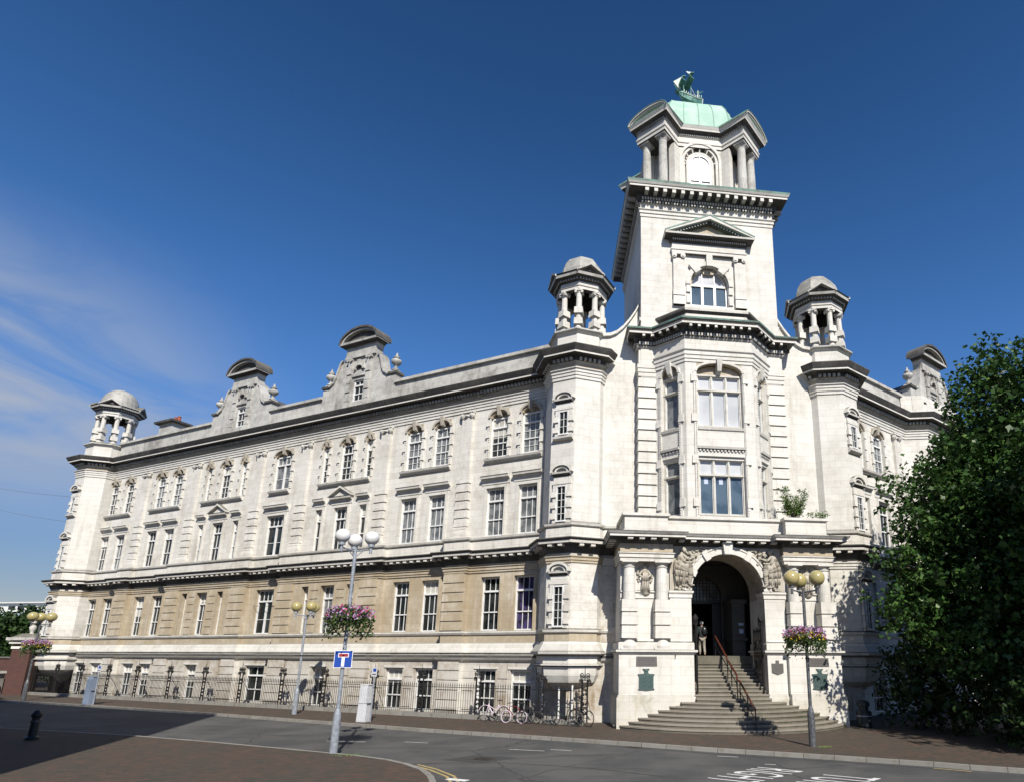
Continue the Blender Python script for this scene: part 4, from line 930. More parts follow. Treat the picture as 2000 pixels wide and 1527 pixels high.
# --- the tower ---
TC = Vector((0, 5.8)); TH = 3.78
T = MB()
sq = lambda h: [(h, 5.8 + h), (h, 5.8 - h), (-h, 5.8 - h), (-h, 5.8 + h)]
wall(T, FF, -TH, TH, 17, 27.4, -2.02, [(-1.05, 1.05, 21.4, 23.85, .4)], lambda s, z: 'stone_plain')
spandrel(T, FF, 0, 1.05, 22.62, 1.2, -2.02, .4, 'stone_plain', top=23.85)
p = sq(TH)
for a, b in ((p[0], p[1]), (p[2], p[3]), (p[3], p[0])): T.quad((*a, 17), (*b, 17), (*b, 27.4), (*a, 27.4), 'stone_plain')
tower = T.obj('tower_shaft', B)
mb = MB()
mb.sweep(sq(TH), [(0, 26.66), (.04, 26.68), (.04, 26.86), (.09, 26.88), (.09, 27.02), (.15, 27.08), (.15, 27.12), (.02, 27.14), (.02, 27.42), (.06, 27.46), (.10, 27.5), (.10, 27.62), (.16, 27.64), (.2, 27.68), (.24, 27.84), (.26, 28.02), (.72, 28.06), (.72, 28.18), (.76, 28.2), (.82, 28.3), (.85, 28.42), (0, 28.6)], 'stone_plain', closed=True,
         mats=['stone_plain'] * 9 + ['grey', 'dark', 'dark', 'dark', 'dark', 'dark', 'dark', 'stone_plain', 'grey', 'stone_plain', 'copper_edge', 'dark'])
mb.blocks(sq(TH), .165, .085, .10, .19, 27.50, 27.62, 'grey', closed=True); mb.blocks(sq(TH), .155, .085, .16, .25, 27.66, 27.78, 'stone_plain', closed=True)
mb.blocks(sq(TH), .52, .2, .26, .66, 27.86, 28.04, 'grey', closed=True); mb.blocks(sq(TH), .52, .2, .66, .69, 27.84, 28.05, 'stone_plain', closed=True)
mb.prism(sq(TH)[::-1], 28.3, 28.58, 'dark'); mb.obj('tower_cornice', tower)
# aedicule window of the tower
mb = MB()
for sg in (-1, 1):
    a, b = sorted((sg * 1.42, sg * 2.02)); mb.box(FF, a, b, -2.02, -1.86, 21.3, 24.12, 'stone_plain')
    for z, h in ((21.3, .5), (21.85, .45)): mb.box(FF, a - .03, b + .03, -2.02, -1.82, z, z + h, 'stone_plain', taper=.015)
    mb.box(FF, a - .06, b + .06, -2.02, -1.8, 24.35, 24.45, 'stone_plain')
    for q in (a + .06, b - .06): mb.tube(FF(q, -2.0, 24.25), FF(q, -1.78, 24.25), .14, 'stone_plain', 12); mb.tube(FF(q, -2.0, 24.25), FF(q, -1.74, 24.25), .07, 'stone_plain', 10)
    for i, z in enumerate((21.5, 22.15)): mb.box(FF, min(sg * 1.07, sg * 1.3), max(sg * 1.07, sg * 1.3), -2.02, -1.94, z, z + .5, 'stone_plain', taper=.015)
mb.sweep([(2.08, 2.02), (2.08, 1.86), (-2.08, 1.86), (-2.08, 2.02)], [(0, 24.45), (.02, 24.46), (.02, 24.62), (.06, 24.64), (.06, 24.74), (.0, 24.78), (.0, 25.06), (.04, 25.1), (.1, 25.16), (.12, 25.28), (.16, 25.32), (.42, 25.36), (.44, 25.46), (0, 25.5)], 'stone_plain',
         mats=['stone_plain'] * 6 + ['dark', 'dark', 'dark', 'dark', 'dark', 'stone_plain', 'copper_edge'])
mb.blocks([(2.08, 1.86), (-2.08, 1.86)], .12, .06, .12, .17, 25.18, 25.27, 'stone_plain')
mb.plate(FF, [(-2.1, 25.45), (2.1, 25.45), (0, 26.3)], -2.02, -1.86, 'tan')
for sg in (-1, 1):
    mb.plate(FF, [(sg * 2.52, 25.42), (sg * 2.52, 25.52), (0, 26.66), (0, 26.44)], -2.02, -1.42, 'stone_plain'); mb.plate(FF, [(sg * 2.3, 25.46), (sg * 2.0, 25.46), (0, 26.3), (0, 26.44)], -2.02, -1.6, 'dark'); mb.plate(FF, [(sg * 2.5, 25.5), (sg * 2.54, 25.56), (0, 26.72), (0, 26.64)], -2.02, -1.40, 'copper_edge')
    for i in range(11): x = .15 + i * .16; z = 26.3 - .42 * x; mb.box(FF, min(sg * x, sg * (x + .07)), max(sg * x, sg * (x + .07)), -1.62, -1.56, z, z + .07, 'stone_plain')
ring(mb, FF, 0, 1.08, 22.62, 1.22, .24, -2.0, -1.90, 'stone_plain', 18)
mb.box(FF, -.17, .17, -2.1, -1.8, 23.75, 24.45, 'stone_plain')
for sg in (-1, 1): a = radians(52); r0, r1 = 1.0, 1.62; c = Vector((sg * cos(a), sin(a))); n_ = Vector((-sg * sin(a), cos(a))) * .2; mb.plate(FF, [(c.x * r0 + n_.x, 22.62 + c.y * r0 + n_.y), (c.x * r1 + n_.x, 22.62 + c.y * r1 + n_.y), (c.x * r1 - n_.x, 22.62 + c.y * r1 - n_.y), (c.x * r0 - n_.x, 22.62 + c.y * r0 - n_.y)], -2.1, -1.84, 'stone_plain')
mb.box(FF, -.3, .3, -2.4, -2.15, 23.45, 23.7, 'tan'); ring(mb, FF, 0, .95, 22.62, 1.1, .12, -2.42, -2.2, 'tan', 16)
mb.obj('window_aedicule', tower)
def arched_window(F, s, hw, z0, zs, rise, k, blank_from, lowp, upp, ncol=3):
    f = MB(); zt = zs if blank_from is None else blank_from
    f.box(F, s - hw, s - hw + .08, k - .05, k + .06, z0, zs, 'white'); f.box(F, s + hw - .08, s + hw, k - .05, k + .06, z0, zs, 'white'); f.box(F, s - hw, s + hw, k - .05, k + .07, z0, z0 + .1, 'white')
    ring(f, F, s, hw - .09, zs, rise - .09, .09, k - .05, k + .06, 'white', 16)
    f.box(F, s - hw + .08, s + hw - .08, k - .05, k + .06, zt - .05, zt + .05, 'white')
    for i in range(1, ncol): x = s - hw + 2 * hw * i / ncol; f.box(F, x - .07, x + .07, k - .05, k + .05, z0, zt, 'white')
    for i in range(1, ncol): x = s - hw + 2 * hw * i / ncol; zz = zs + rise * sqrt(max(0, 1 - ((x - s) / hw) ** 2)); f.box(F, x - .02, x + .02, k - .05, k + .03, zt, zz - .05, 'white')
    o = f.obj('window', B)
    g = MB(); g.box(F, s - hw + .05, s + hw - .05, k - .045, k - .02, z0, zt, lowp); g.obj('pane', o)
    g = MB(); g.plate(F, [(s + (hw - .03) * cos(pi * i / 16), zt if (zs + rise * sin(pi * i / 16)) < zt else zs + (rise - .03) * sin(pi * i / 16)) for i in range(17)] + ([(s - hw + .03, zt), (s + hw - .03, zt)] if zt < zs else []), k - .045, k - .02, upp); g.obj('fanlight', o)
arched_window(FF, 0, 1.04, 21.45, 22.62, 1.18, -2.28, 22.75, 'glass_blue', 'glass_pale')
# --- lantern on the tower ---
def lantern():
    L = MB(); ap = 2.62; c = (0, 5.8)
    Ft = lambda a: Fr(-sin(a), cos(a), cos(a), sin(a), *c)
    for i in range(4):
        a = -pi / 2 + i * pi / 2; F = Ft(a); D = Ft(a + pi / 4); F2 = Ft(a + pi / 2)
        wall(L, F, -1.85, 1.85, 28.5, 33.6, ap, [(-.95, .95, 29.0, 32.85, .25)], lambda s, z: 'stone_plain')
        spandrel(L, F, 0, .95, 31.9, .95, ap, .25, 'stone_plain')
        if i: L.quad(F(-1.2, ap - .25, 28.6), F(1.2, ap - .25, 28.6), F(1.2, ap - .25, 33), F(-1.2, ap - .25, 33), 'stone_plain')
        ring(L, F, 0, 1.12, 31.9, 1.12, .16, ap, ap + .1, 'stone_plain', 20)
        for sg in (-1, 1): L.box(F, min(sg * 1.12, sg * 1.28), max(sg * 1.12, sg * 1.28), ap, ap + .1, 28.6, 31.9, 'stone_plain')
        for p, q in ((F(1.85, ap), D(-.9, 3.0)), (D(-.9, 3.0), D(.9, 3.0)), (D(.9, 3.0), F2(-1.85, ap))):
            L.quad((p.x, p.y, 28.5), (q.x, q.y, 28.5), (q.x, q.y, 33.6), (p.x, p.y, 33.6), 'stone_plain')
        for sg in (-1, 1): L.box(D, sg * .8 - .2, sg * .8 + .2, 2.6, 3.35, 28.6, 32.6, 'stone_plain')
        L.box(D, -1.0, 1.0, 2.6, 4.55, 28.5, 28.75, 'copper_pale')
        for sg in (-1, 1): L.box(D, sg * .58 - .33, sg * .58 + .33, 3.62, 4.28, 28.75, 29.0, 'stone_plain')
    lo = L.obj('tower_lantern', B)
    for i in range(4):
        a2 = -pi / 4 + i * pi / 2; D = Fr(-sin(a2), cos(a2), cos(a2), sin(a2), *c)
        for sg in (-1, 1):
            b = MB(); q = D(sg * .58, 3.95, 0)
            b.lathe(q, [(.36, 29.0), (.36, 29.08), (.31, 29.16), (.27, 29.22), (.27, 30.5), (.235, 32.4), (.26, 32.46), (.24, 32.5), (.32, 32.62), (.32, 32.66)], 16, 'grey'); b.box(D, sg * .58 - .34, sg * .58 + .34, 3.61, 4.29, 32.66, 32.78, 'grey'); b.obj('column', lo, smooth=False)
    # entablature path with the four projecting corners
    pts = []; h = 1.0; A1 = 4.35
    for i in range(4):
        a = -pi / 2 - i * pi / 2; F = Fr(sin(a), -cos(a), cos(a), sin(a), *c)   # s to the left of outward travel
        a2 = a - pi / 4; D = Fr(sin(a2), -cos(a2), cos(a2), sin(a2), *c)
        # corner between this face and the next (clockwise)
        pts.append(('f', F(-1.35, 2.68))); pts.append(('f', F(1.35, 2.68))); pts.append(('d', D(-h, A1))); pts.append(('d', D(h, A1)))
    P = [xy(p[1]) for p in pts]
    ar = sum(P[i][0] * P[(i + 1) % len(P)][1] - P[(i + 1) % len(P)][0] * P[i][1] for i in range(len(P)))
    if ar > 0: P = P[::-1]
    e = MB()
    e.sweep(P, [(-1.2, 32.78), (0, 32.78), (0, 33.0), (.05, 33.02), (.05, 33.1), (.0, 33.12), (.0, 33.42), (.06, 33.5), (.1, 33.62), (.3, 33.72), (.32, 33.82), (.40, 33.98), (.40, 34.04), (-.6, 34.2)], 'stone_plain', closed=True, mats=['dark'] + ['stone_plain'] * 5 + ['grey', 'dark', 'dark', 'stone_plain', 'stone_plain', 'copper_edge', 'copper_edge'])
    e.blocks(P, .12, .06, .04, .10, 33.5, 33.6, 'grey', closed=True)
    e.prism([(x * .9, 5.8 + (y - 5.8) * .9) for x, y in P][::-1], 33.0, 34.15, 'dark')
    eo = e.obj('entablature', lo)
    for i in range(4):
        a2 = -pi / 4 + i * pi / 2; D = Fr(-sin(a2), cos(a2), cos(a2), sin(a2), *c); s = MB(); hw = 1.42; n = 16
        def arc(r, h_): return [(r * cos(pi * j / n), 33.98 + h_ * sin(pi * j / n)) for j in range(n + 1)]
        o1, i1, i2 = arc(hw, .62), arc(hw - .12, .50), arc(hw - .24, .39)
        for j in range(n):
            e1 = [(x * .97, 33.98 + (z - 33.98) * .96) for x, z in (o1[j], o1[j + 1])]
            s.plate(D, [o1[j], o1[j + 1], e1[1], e1[0]], 1.6, A1 + .46, 'copper_edge'); s.plate(D, [e1[0], e1[1], i1[j + 1], i1[j]], 1.6, A1 + .43, 'stone_plain'); s.plate(D, [i1[j], i1[j + 1], i2[j + 1], i2[j]], 1.6, A1 + .36, 'stone_plain')
        s.plate(D, arc(hw - .22, .41), 1.6, A1 + .06, 'grey'); s.obj('segmental_pediment', lo)
    d = MB(); n = 4; prof = [(2.7, 34.1), (2.75, 34.2), (2.75, 34.4), (2.62, 34.5), (2.62, 34.9), (2.57, 35.5), (2.44, 36.1), (2.2, 36.6), (1.85, 36.95), (1.4, 37.15), (.7, 37.25), (.02, 37.27)]
    def sqr(h, cut=.72):
        q = h * cut; return [(-q, -h), (q, -h), (h, -q), (h, q), (q, h), (-q, h), (-h, q), (-h, -q)]
    vs = []; 
    for r, z in prof:
        for x, y in sqr(r): vs.append((x, 5.8 + y, z))
    fs = [(j * 8 + i, j * 8 + (i + 1) % 8, (j + 1) * 8 + (i + 1) % 8, (j + 1) * 8 + i) for j in range(len(prof) - 1) for i in range(8)]
    d.add(vs, fs, 'copper')
    for i in range(8):   # standing seams
        for t in (0, .25, .5, .75):
            pp = []
            for r, z in prof[3:]:
                q0 = sqr(r)[i]; q1 = sqr(r)[(i + 1) % 8]; pp.append(Vector((q0[0] + (q1[0] - q0[0]) * t, 5.8 + q0[1] + (q1[1] - q0[1]) * t, z + .01)))
            if i % 2 and t in (.25, .75): continue
            d.path(pp, .03, 'seam', 4)
    d.obj('copper_dome', lo)
lantern()
arched_window(Fr(-1, 0, 0, -1, 0, 5.8), 0, .68, 29.0, 31.72, .68, 2.48, 30.6, 'glass_pale', 'glass_pale', 2)
# reveal ring round the lantern window
mb = MB(); F0 = Fr(-1, 0, 0, -1, 0, 5.8); ring(mb, F0, 0, .70, 31.72, .70, .14, 2.4, 2.56, 'stone_plain', 18)
for sg in (-1, 1): mb.box(F0, min(sg * .7, sg * .84), max(sg * .7, sg * .84), 2.4, 2.56, 28.7, 31.72, 'stone_plain')
for i in range(7): a = pi * i / 6; mb.tube(F0(.8 * cos(a), 2.5, 31.8 + .8 * sin(a)), F0(.97 * cos(a), 2.6, 31.85 + .97 * sin(a)), .06, 'stone_plain', 4)
ring(mb, F0, 0, .66, 31.72, .66, .45, 2.3, 2.39, 'stone_plain', 18)
for sg in (-1, 1): mb.box(F0, min(sg * .66, sg * 1.1), max(sg * .66, sg * 1.1), 2.3, 2.39, 28.6, 31.72, 'stone_plain')
mb.obj('window_reveal', B)
# ================= porch =================
P = MB()
# side blocks with paired columns, and arch wall
def jamb(sg):
    a, b = sorted((sg * 2.6, sg * 5.05))
    P.box(FF, *sorted((sg * 2.6, sg * 5.15)), -2.7, 0.0, -.02, 1.27, 'ped'); P.box(FF, *sorted((sg * 2.62, sg * 5.10)), -2.7, -.04, 1.27, 1.36, 'ped')
    P.box(FF, a, b, -2.7, -.12, 1.36, 3.08, 'stone_plain')
    P.box(FF, *sorted((sg * 1.66, sg * 2.6)), -2.7, -.28, -.02, 1.27, 'ped'); P.box(FF, *sorted((sg * 1.68, sg * 2.6)), -2.7, -.32, 1.27, 1.36, 'ped'); P.box(FF, *sorted((sg * 1.68, sg * 2.6)), -2.7, -.34, 1.36, 3.08, 'stone_plain')
    pth = [(5.05, 2.6), (5.05, .12), (2.6, .12), (2.6, .34), (1.68, .34), (1.68, 2.6)]
    if sg < 0: pth = [(-x, y) for x, y in pth][::-1]
    P.sweep(pth, [(0, 3.04), (.04, 3.06), (.08, 3.12), (.14, 3.15), (.15, 3.24), (-.1, 3.28)], 'stone', mats=['stone_plain', 'stone_plain', 'dark', 'stone_plain', 'grey'])
    P.sweep(pth, [(.02, 3.24), (.02, 3.52), (.0, 3.56), (-.1, 3.62), (-.12, 3.7)], 'stone_plain')
    P.box(FF, a, b, -2.7, -.2, 3.1, 3.3, 'stone_plain')
    P.box(FF, *sorted((sg * 2.55, sg * 4.95)), -2.7, -.62, 3.2, 7.2, 'stone_plain')          # wall behind the columns
    P.sweep([(x, y) for x, y in ([(4.95, .62), (2.6, .62)] if sg > 0 else [(-2.6, .62), (-4.95, .62)])], [(0, 5.5), (.05, 5.52), (.05, 5.72), (.12, 5.78), (.12, 5.84), (0, 5.88)], 'stone')
    P.box(FF, *sorted((sg * 1.72, sg * 2.7)), -2.6, -.5, 3.2, 5.62, 'stone_plain')
jamb(1); jamb(-1)
P.sweep([(2.75, .5), (1.72, .5), (1.72, 1.4)], [(0, 5.54), (.04, 5.56), (.04, 5.7), (.1, 5.78), (.1, 5.86), (0, 5.9)], 'stone'); P.sweep([(-1.72, 1.4), (-1.72, .5), (-2.75, .5)], [(0, 5.54), (.04, 5.56), (.04, 5.7), (.1, 5.78), (.1, 5.86), (0, 5.9)], 'stone')
wall(P, FF, -2.7, 2.7, 5.6, 8.0, -.5, [(-1.72, 1.72, 5.6, 7.62, 2.1)], lambda s, z: 'carve', floor=False); spandrel(P, FF, 0, 1.72, 5.88, 1.74, -.5, 2.1, 'carve', n=22)
ring(P, FF, 0, 1.70, 5.88, 1.72, .30, -.52, -.40, 'stone_plain', 26); ring(P, FF, 0, 1.98, 5.88, 2.0, .07, -.52, -.36, 'stone_plain', 26)
for a in (26, 58, 122, 154):
    t = radians(a); c = Vector((cos(t), sin(t))); n_ = Vector((-sin(t), cos(t))) * .13
    P.plate(FF, [(c.x * 1.66 + n_.x, 5.88 + c.y * 1.66 + n_.y), (c.x * 2.12 + n_.x, 5.88 + c.y * 2.12 + n_.y), (c.x * 2.12 - n_.x, 5.88 + c.y * 2.12 - n_.y), (c.x * 1.66 - n_.x, 5.88 + c.y * 1.66 - n_.y)], -.55, -.30, 'stone_plain')
P.plate(FF, [(-.17, 7.55), (.17, 7.55), (.24, 8.12), (-.24, 8.12)], -.55, -.18, 'stone_plain')
porch = P.obj('porch', B)
E_ = MB()
ep = [(5.02, 2.6), (5.02, .12), (2.62, .12), (2.62, .5), (-2.62, .5), (-2.62, .12), (-5.02, .12), (-5.02, 2.6)]
for sg in (-1, 1): E_.box(FF, *sorted((sg * 2.64, sg * 5.0)), -2.6, -.16, 7.14, 8.1, 'stone')
SIDE = ([(5.02, 2.6), (5.02, .12), (2.62, .12), (2.62, .5)], [(-2.62, .5), (-2.62, .12), (-5.02, .12), (-5.02, 2.6)])
for pt in SIDE: E_.sweep(pt, [(-.3, 7.13), (.0, 7.13), (0, 7.28), (.05, 7.3), (.05, 7.44), (.10, 7.48), (.10, 7.52), (0, 7.55)], 'stone'); E_.sweep(pt, [(.01, 7.5), (.01, 7.98)], 'tan', ends=False)
E_.sweep(ep, [(0, 7.92), (.04, 7.95), (.1, 8.02), (.12, 8.1), (.14, 8.16), (.52, 8.17), (.52, 8.28), (.56, 8.29), (.62, 8.38), (.62, 8.42), (-.1, 8.5)], 'stone', mats=['dark', 'dark', 'dark', 'dark', 'dark', 'stone', 'grey', 'grey', 'dark', 'dark'])
E_.blocks(ep, .55, .24, .14, .46, 8.07, 8.165, 'stone', inset=.15)
par = [(4.82, 2.6), (4.82, .18), (2.82, .18), (2.82, .62), (-2.82, .62), (-2.82, .18), (-4.82, .18), (-4.82, 2.6)]
E_.sweep(par, [(.06, 8.42), (.06, 8.58), (0, 8.6), (0, 9.18), (.03, 9.2), (.10, 9.24), (.10, 9.36), (-.35, 9.4), (-.4, 8.6)], 'stone_plain', mats=['stone', 'dark', 'stone_plain', 'grey', 'stone', 'stone', 'dark', 'stone'])
E_.prism([(4.6, 2.6), (4.6, .4), (-4.6, .4), (-4.6, 2.6)], 8.3, 8.5, 'dark')
E_.obj('porch_entablature', porch)
def porch_column(x):
    c = (x, .36, 0); b = MB(); Fc = Fr(-1, 0, 0, -1, x, .36)
    b.lathe(c, [(.36, 3.26), (.38, 3.32), (.39, 3.42), (.36, 3.5), (.31, 3.6), (.285, 3.66), (.285, 5.0), (.275, 6.2), (.245, 6.84), (.28, 6.87), (.28, 6.9), (.25, 6.93), (.25, 7.0), (.33, 7.06), (.33, 7.09)], 20, 'stone_plain')
    b.box(Fc, -.40, .40, -.38, .40, 3.24, 3.31, 'stone_plain'); b.box(Fc, -.36, .36, -.36, .36, 7.07, 7.15, 'stone_plain')
    for i in range(3): z = 3.74 + i * .575; b.box(Fc, -.37, .37, -.34, .36, z, z + .53, 'stone_plain', taper=.015)
    b.obj('column', porch)
for x in (-4.58, -3.10, 3.10, 4.58): porch_column(x)
# relief carvings: seated draped figures in the spandrels, standing figures between the columns, fruit swags
def relief(cx, cz, y, sg, seat=True):
    """draped figure carved in relief, turned towards the arch (sg = side)"""
    b = MB(); r = random.Random(int((cx + 9) * 10))
    V3 = lambda x, z, d=0.: Vector((cx + sg * x, y - d, cz + z))
    def limb(pts, flat=.6):
        for (p, ra), (q, rb) in zip(pts[:-1], pts[1:]):
            for t in range(5): t /= 4; c = p.lerp(q, t); rr_ = ra + (rb - ra) * t; b.ball(c, 1, 'carve', 8, 6, (rr_, rr_ * flat, rr_))
    if seat:   # +x is away from the arch
        limb([(V3(.02, .02, .08), .20), (V3(.10, .28, .10), .19), (V3(.02, .50, .10), .13)])                    # back and shoulders
        b.ball(V3(-.08, .68, .16), 1, 'carve', 12, 8, (.10, .10, .125)); b.ball(V3(-.03, .74, .15), 1, 'carve', 10, 8, (.115, .1, .10))
        limb([(V3(-.05, .45, .16), .075), (V3(-.26, .26, .2), .06), (V3(-.52, .36, .16), .045)]); limb([(V3(.12, .42, .14), .075), (V3(-.10, .12, .24), .06), (V3(-.40, .14, .2), .045)])
        limb([(V3(.05, -.05, .12), .22), (V3(-.30, -.06, .18), .17), (V3(-.36, -.42, .16), .13), (V3(-.30, -.80, .1), .10)]); limb([(V3(.08, -.1, .08), .22), (V3(-.08, -.24, .16), .18), (V3(-.05, -.55, .12), .16), (V3(-.02, -.86, .06), .13)]); limb([(V3(.2, .1, .04), .2), (V3(.26, -.3, .04), .18), (V3(.18, -.78, .03), .13)])
        b.ball(V3(-.42, -.9, .12), 1, 'carve', 8, 6, (.12, .07, .05)); b.ball(V3(-.16, -.95, .1), 1, 'carve', 8, 6, (.12, .07, .05))
        for i in range(15):     # folds of the robe follow the body
            t = i / 14; x0 = .30 - .55 * t; p0 = V3(x0 * .7, .25 - .35 * t, .20 + .04 * sin(i)); p1 = V3(x0 + .06, -.22 - .1 * t, .25 + .03 * cos(i * 2)); p2 = V3(x0 + .02 + .03 * sin(i * 3), -.84, .14); b.path([p0, p0.lerp(p1, .5) + Vector((sg * .03, -.02, 0)), p1, p1.lerp(p2, .5) + Vector((sg * .03 * sin(i), -.02, 0)), p2], .016, 'carve', 5)
        for i in range(16): b.ball(V3(-.55 + r.uniform(-.14, .3), .25 + r.uniform(-.15, .35), .05), r.uniform(.05, .09), 'carve', 7, 5)
        for i in range(14): b.ball(V3(r.uniform(-.5, .35), -1.02 + r.uniform(-.08, .08), .0), r.uniform(.05, .1), 'carve', 7, 5)
    else:
        b.ball(V3(0, .46, .12), 1, 'carve', 10, 8, (.08, .09, .10)); limb([(V3(0, .3, .1), .13), (V3(0, .1, .1), .12), (V3(.02, -.12, .1), .16), (V3(.04, -.62, .06), .2)])
        for s2 in (-1, 1): limb([(V3(s2 * .13, .28, .1), .06), (V3(s2 * .27, .1, .14), .05), (V3(s2 * .12, 0, .2), .04)])
        for i in range(11): t = i / 10; b.path([V3(-.1 + .2 * t, .2, .2), V3(-.13 + .26 * t + .02 * sin(i * 2), -.2, .24), V3(-.2 + .42 * t, -.68, .16)], .015, 'carve', 5)
        for i in range(26): a = r.uniform(0, 6.28); b.ball(V3(.33 * cos(a), .1 + .5 * sin(a), .02), r.uniform(.04, .075), 'carve', 6, 5)
    b.obj('carved_figure', porch, smooth=True)
relief(-2.12, 7.02, .46, -1); relief(2.12, 7.02, .46, 1); relief(-3.84, 6.45, .6, 1, False); relief(3.84, 6.45, .6, 1, False)
b = MB(); r = random.Random(5)
for sg in (-1, 1):
    for i in range(46):
        x = sg * (.5 + 1.55 * r.random()); z = 7.72 + .08 * sin(abs(x) * 6) + r.uniform(-.08, .1); b.ball((x, .46, z), r.uniform(.04, .075), 'carve', 6, 5)
b.obj('carved_swag', porch, smooth=True)
# vestibule behind the arch (interior shade put into the stone colour)
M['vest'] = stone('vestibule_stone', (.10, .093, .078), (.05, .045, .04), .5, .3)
V = MB()
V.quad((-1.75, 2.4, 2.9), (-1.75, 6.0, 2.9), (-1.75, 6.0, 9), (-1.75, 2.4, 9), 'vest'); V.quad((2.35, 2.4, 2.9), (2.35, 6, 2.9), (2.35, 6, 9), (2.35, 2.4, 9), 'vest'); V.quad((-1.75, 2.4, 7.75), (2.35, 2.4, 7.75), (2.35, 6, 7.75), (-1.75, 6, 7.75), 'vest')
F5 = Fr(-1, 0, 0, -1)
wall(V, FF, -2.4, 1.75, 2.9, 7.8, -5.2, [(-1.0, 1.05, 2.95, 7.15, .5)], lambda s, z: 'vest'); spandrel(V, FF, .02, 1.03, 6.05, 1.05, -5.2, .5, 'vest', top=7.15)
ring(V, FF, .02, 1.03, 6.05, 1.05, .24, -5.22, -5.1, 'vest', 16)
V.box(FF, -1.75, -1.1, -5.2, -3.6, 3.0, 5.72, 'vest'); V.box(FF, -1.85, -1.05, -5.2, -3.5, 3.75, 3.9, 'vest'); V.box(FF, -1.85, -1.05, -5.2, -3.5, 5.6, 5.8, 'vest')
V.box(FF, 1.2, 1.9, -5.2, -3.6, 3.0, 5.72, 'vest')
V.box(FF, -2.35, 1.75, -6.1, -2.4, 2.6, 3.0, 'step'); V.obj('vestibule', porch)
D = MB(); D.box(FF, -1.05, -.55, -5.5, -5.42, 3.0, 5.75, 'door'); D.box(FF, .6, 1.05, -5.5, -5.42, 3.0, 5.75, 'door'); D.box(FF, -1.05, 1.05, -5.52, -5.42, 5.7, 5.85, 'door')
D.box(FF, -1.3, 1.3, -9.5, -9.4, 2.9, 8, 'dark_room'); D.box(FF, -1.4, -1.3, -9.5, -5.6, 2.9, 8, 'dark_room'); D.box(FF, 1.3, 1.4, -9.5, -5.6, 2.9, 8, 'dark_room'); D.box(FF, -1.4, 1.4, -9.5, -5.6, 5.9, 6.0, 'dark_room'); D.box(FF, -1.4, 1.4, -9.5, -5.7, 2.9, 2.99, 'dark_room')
do = D.obj('door', B)
fb = MB()
for i in range(12): x = -1.0 + i * .182; fb.box(FF, x - .016, x + .016, -5.45, -5.4, 5.85, 7.1, 'door')
for i in range(7): z = 5.9 + i * .18; fb.box(FF, -1.05, 1.05, -5.446, -5.404, z - .016, z + .016, 'door')
fb.obj('fanlight_grille', do); g = MB(); g.box(FF, -1.05, 1.05, -5.5, -5.47, 5.85, 7.15, 'glass_grey'); g.obj('pane', do)

# ================= steps =================
S = MB()
def arcstep(rad, z0, z1, yend):
    cy = 4.15; a = math.acos(min(1, (cy - yend) / rad)); n = 30; pts = [(rad * sin(-a + 2 * a * i / n), cy - rad * cos(-a + 2 * a * i / n)) for i in range(n + 1)]
    pts += [(pts[-1][0], 1.0), (pts[0][0], 1.0)]; S.prism(pts, z0, z1 - .055, 'step', caps=True)
    cy2 = 4.15; r2 = rad + .03; pts2 = [(r2 * sin(-a + 2 * a * i / n), cy2 - r2 * cos(-a + 2 * a * i / n)) for i in range(n + 1)] + [(pts[-2][0], 1.0), (pts[-1][0], 1.0)]
    S.prism(pts2, z1 - .055, z1, 'nosing', caps=True)
rr = [6.5 - .29 * i for i in range(8)]
for i, r0 in enumerate(rr): arcstep(r0, -.01 + .15 * i, .15 * (i + 1), .3 if i < 2 else -.0)
for i in range(12): 
    y = .32 + i * .27; S.box(FF, -1.7, 1.7, -5.3, -y, 1.2 + .15 * i - .01, 1.35 + .15 * i - .055, 'step'); S.box(FF, -1.7, 1.7, -5.3, -y + .03, 1.35 + .15 * i - .055, 1.35 + .15 * i, 'nosing')
st = S.obj('stone_steps'); tag(st, 'worn grey stone steps, curved at the foot, climbing into the arched entrance', 'steps')
# handrail
hr = empty('handrail', (.15, -1.9, 0)); tag(hr, 'varnished red-brown wooden handrail on black posts up the middle of the steps', 'handrail')
X = .16; rail = [Vector((X, -2.18, .92)), Vector((X, -.3, 1.93)), Vector((X, .1, 1.98)), Vector((X, .15, 2.2)), Vector((X, 1.3, 2.75)), Vector((X, 1.55, 2.78)), Vector((X, 1.6, 2.95)), Vector((X, 3.5, 3.95))]
b = MB(); b.path(rail, .045, 'handrail', 8)
for v in (rail[0], rail[1]): b.ball(v, .06, 'handrail', 8, 6)
o = b.obj('rail', hr); o.parent = hr; o.location = -Vector(hr.location)
b = MB(); b.path([Vector((X, -2.2, .5)), Vector((X, -.3, 1.5)), Vector((X, .1, 1.55)), Vector((X, .2, 1.85)), Vector((X, 3.5, 3.5))], .022, 'iron', 5)
for y, zt, zb in ((-2.2, .92, 0), (-1.25, 1.42, .3), (-.3, 1.93, .9), (.1, 1.98, 1.15), (.9, 2.55, 1.6), (1.5, 2.78, 1.95), (2.4, 3.37, 2.4), (3.5, 3.95, 2.99)): b.tube((X, y, zb), (X, y, zt), .024, 'iron', 6)
o = b.obj('post', hr); o.location = -Vector(hr.location)
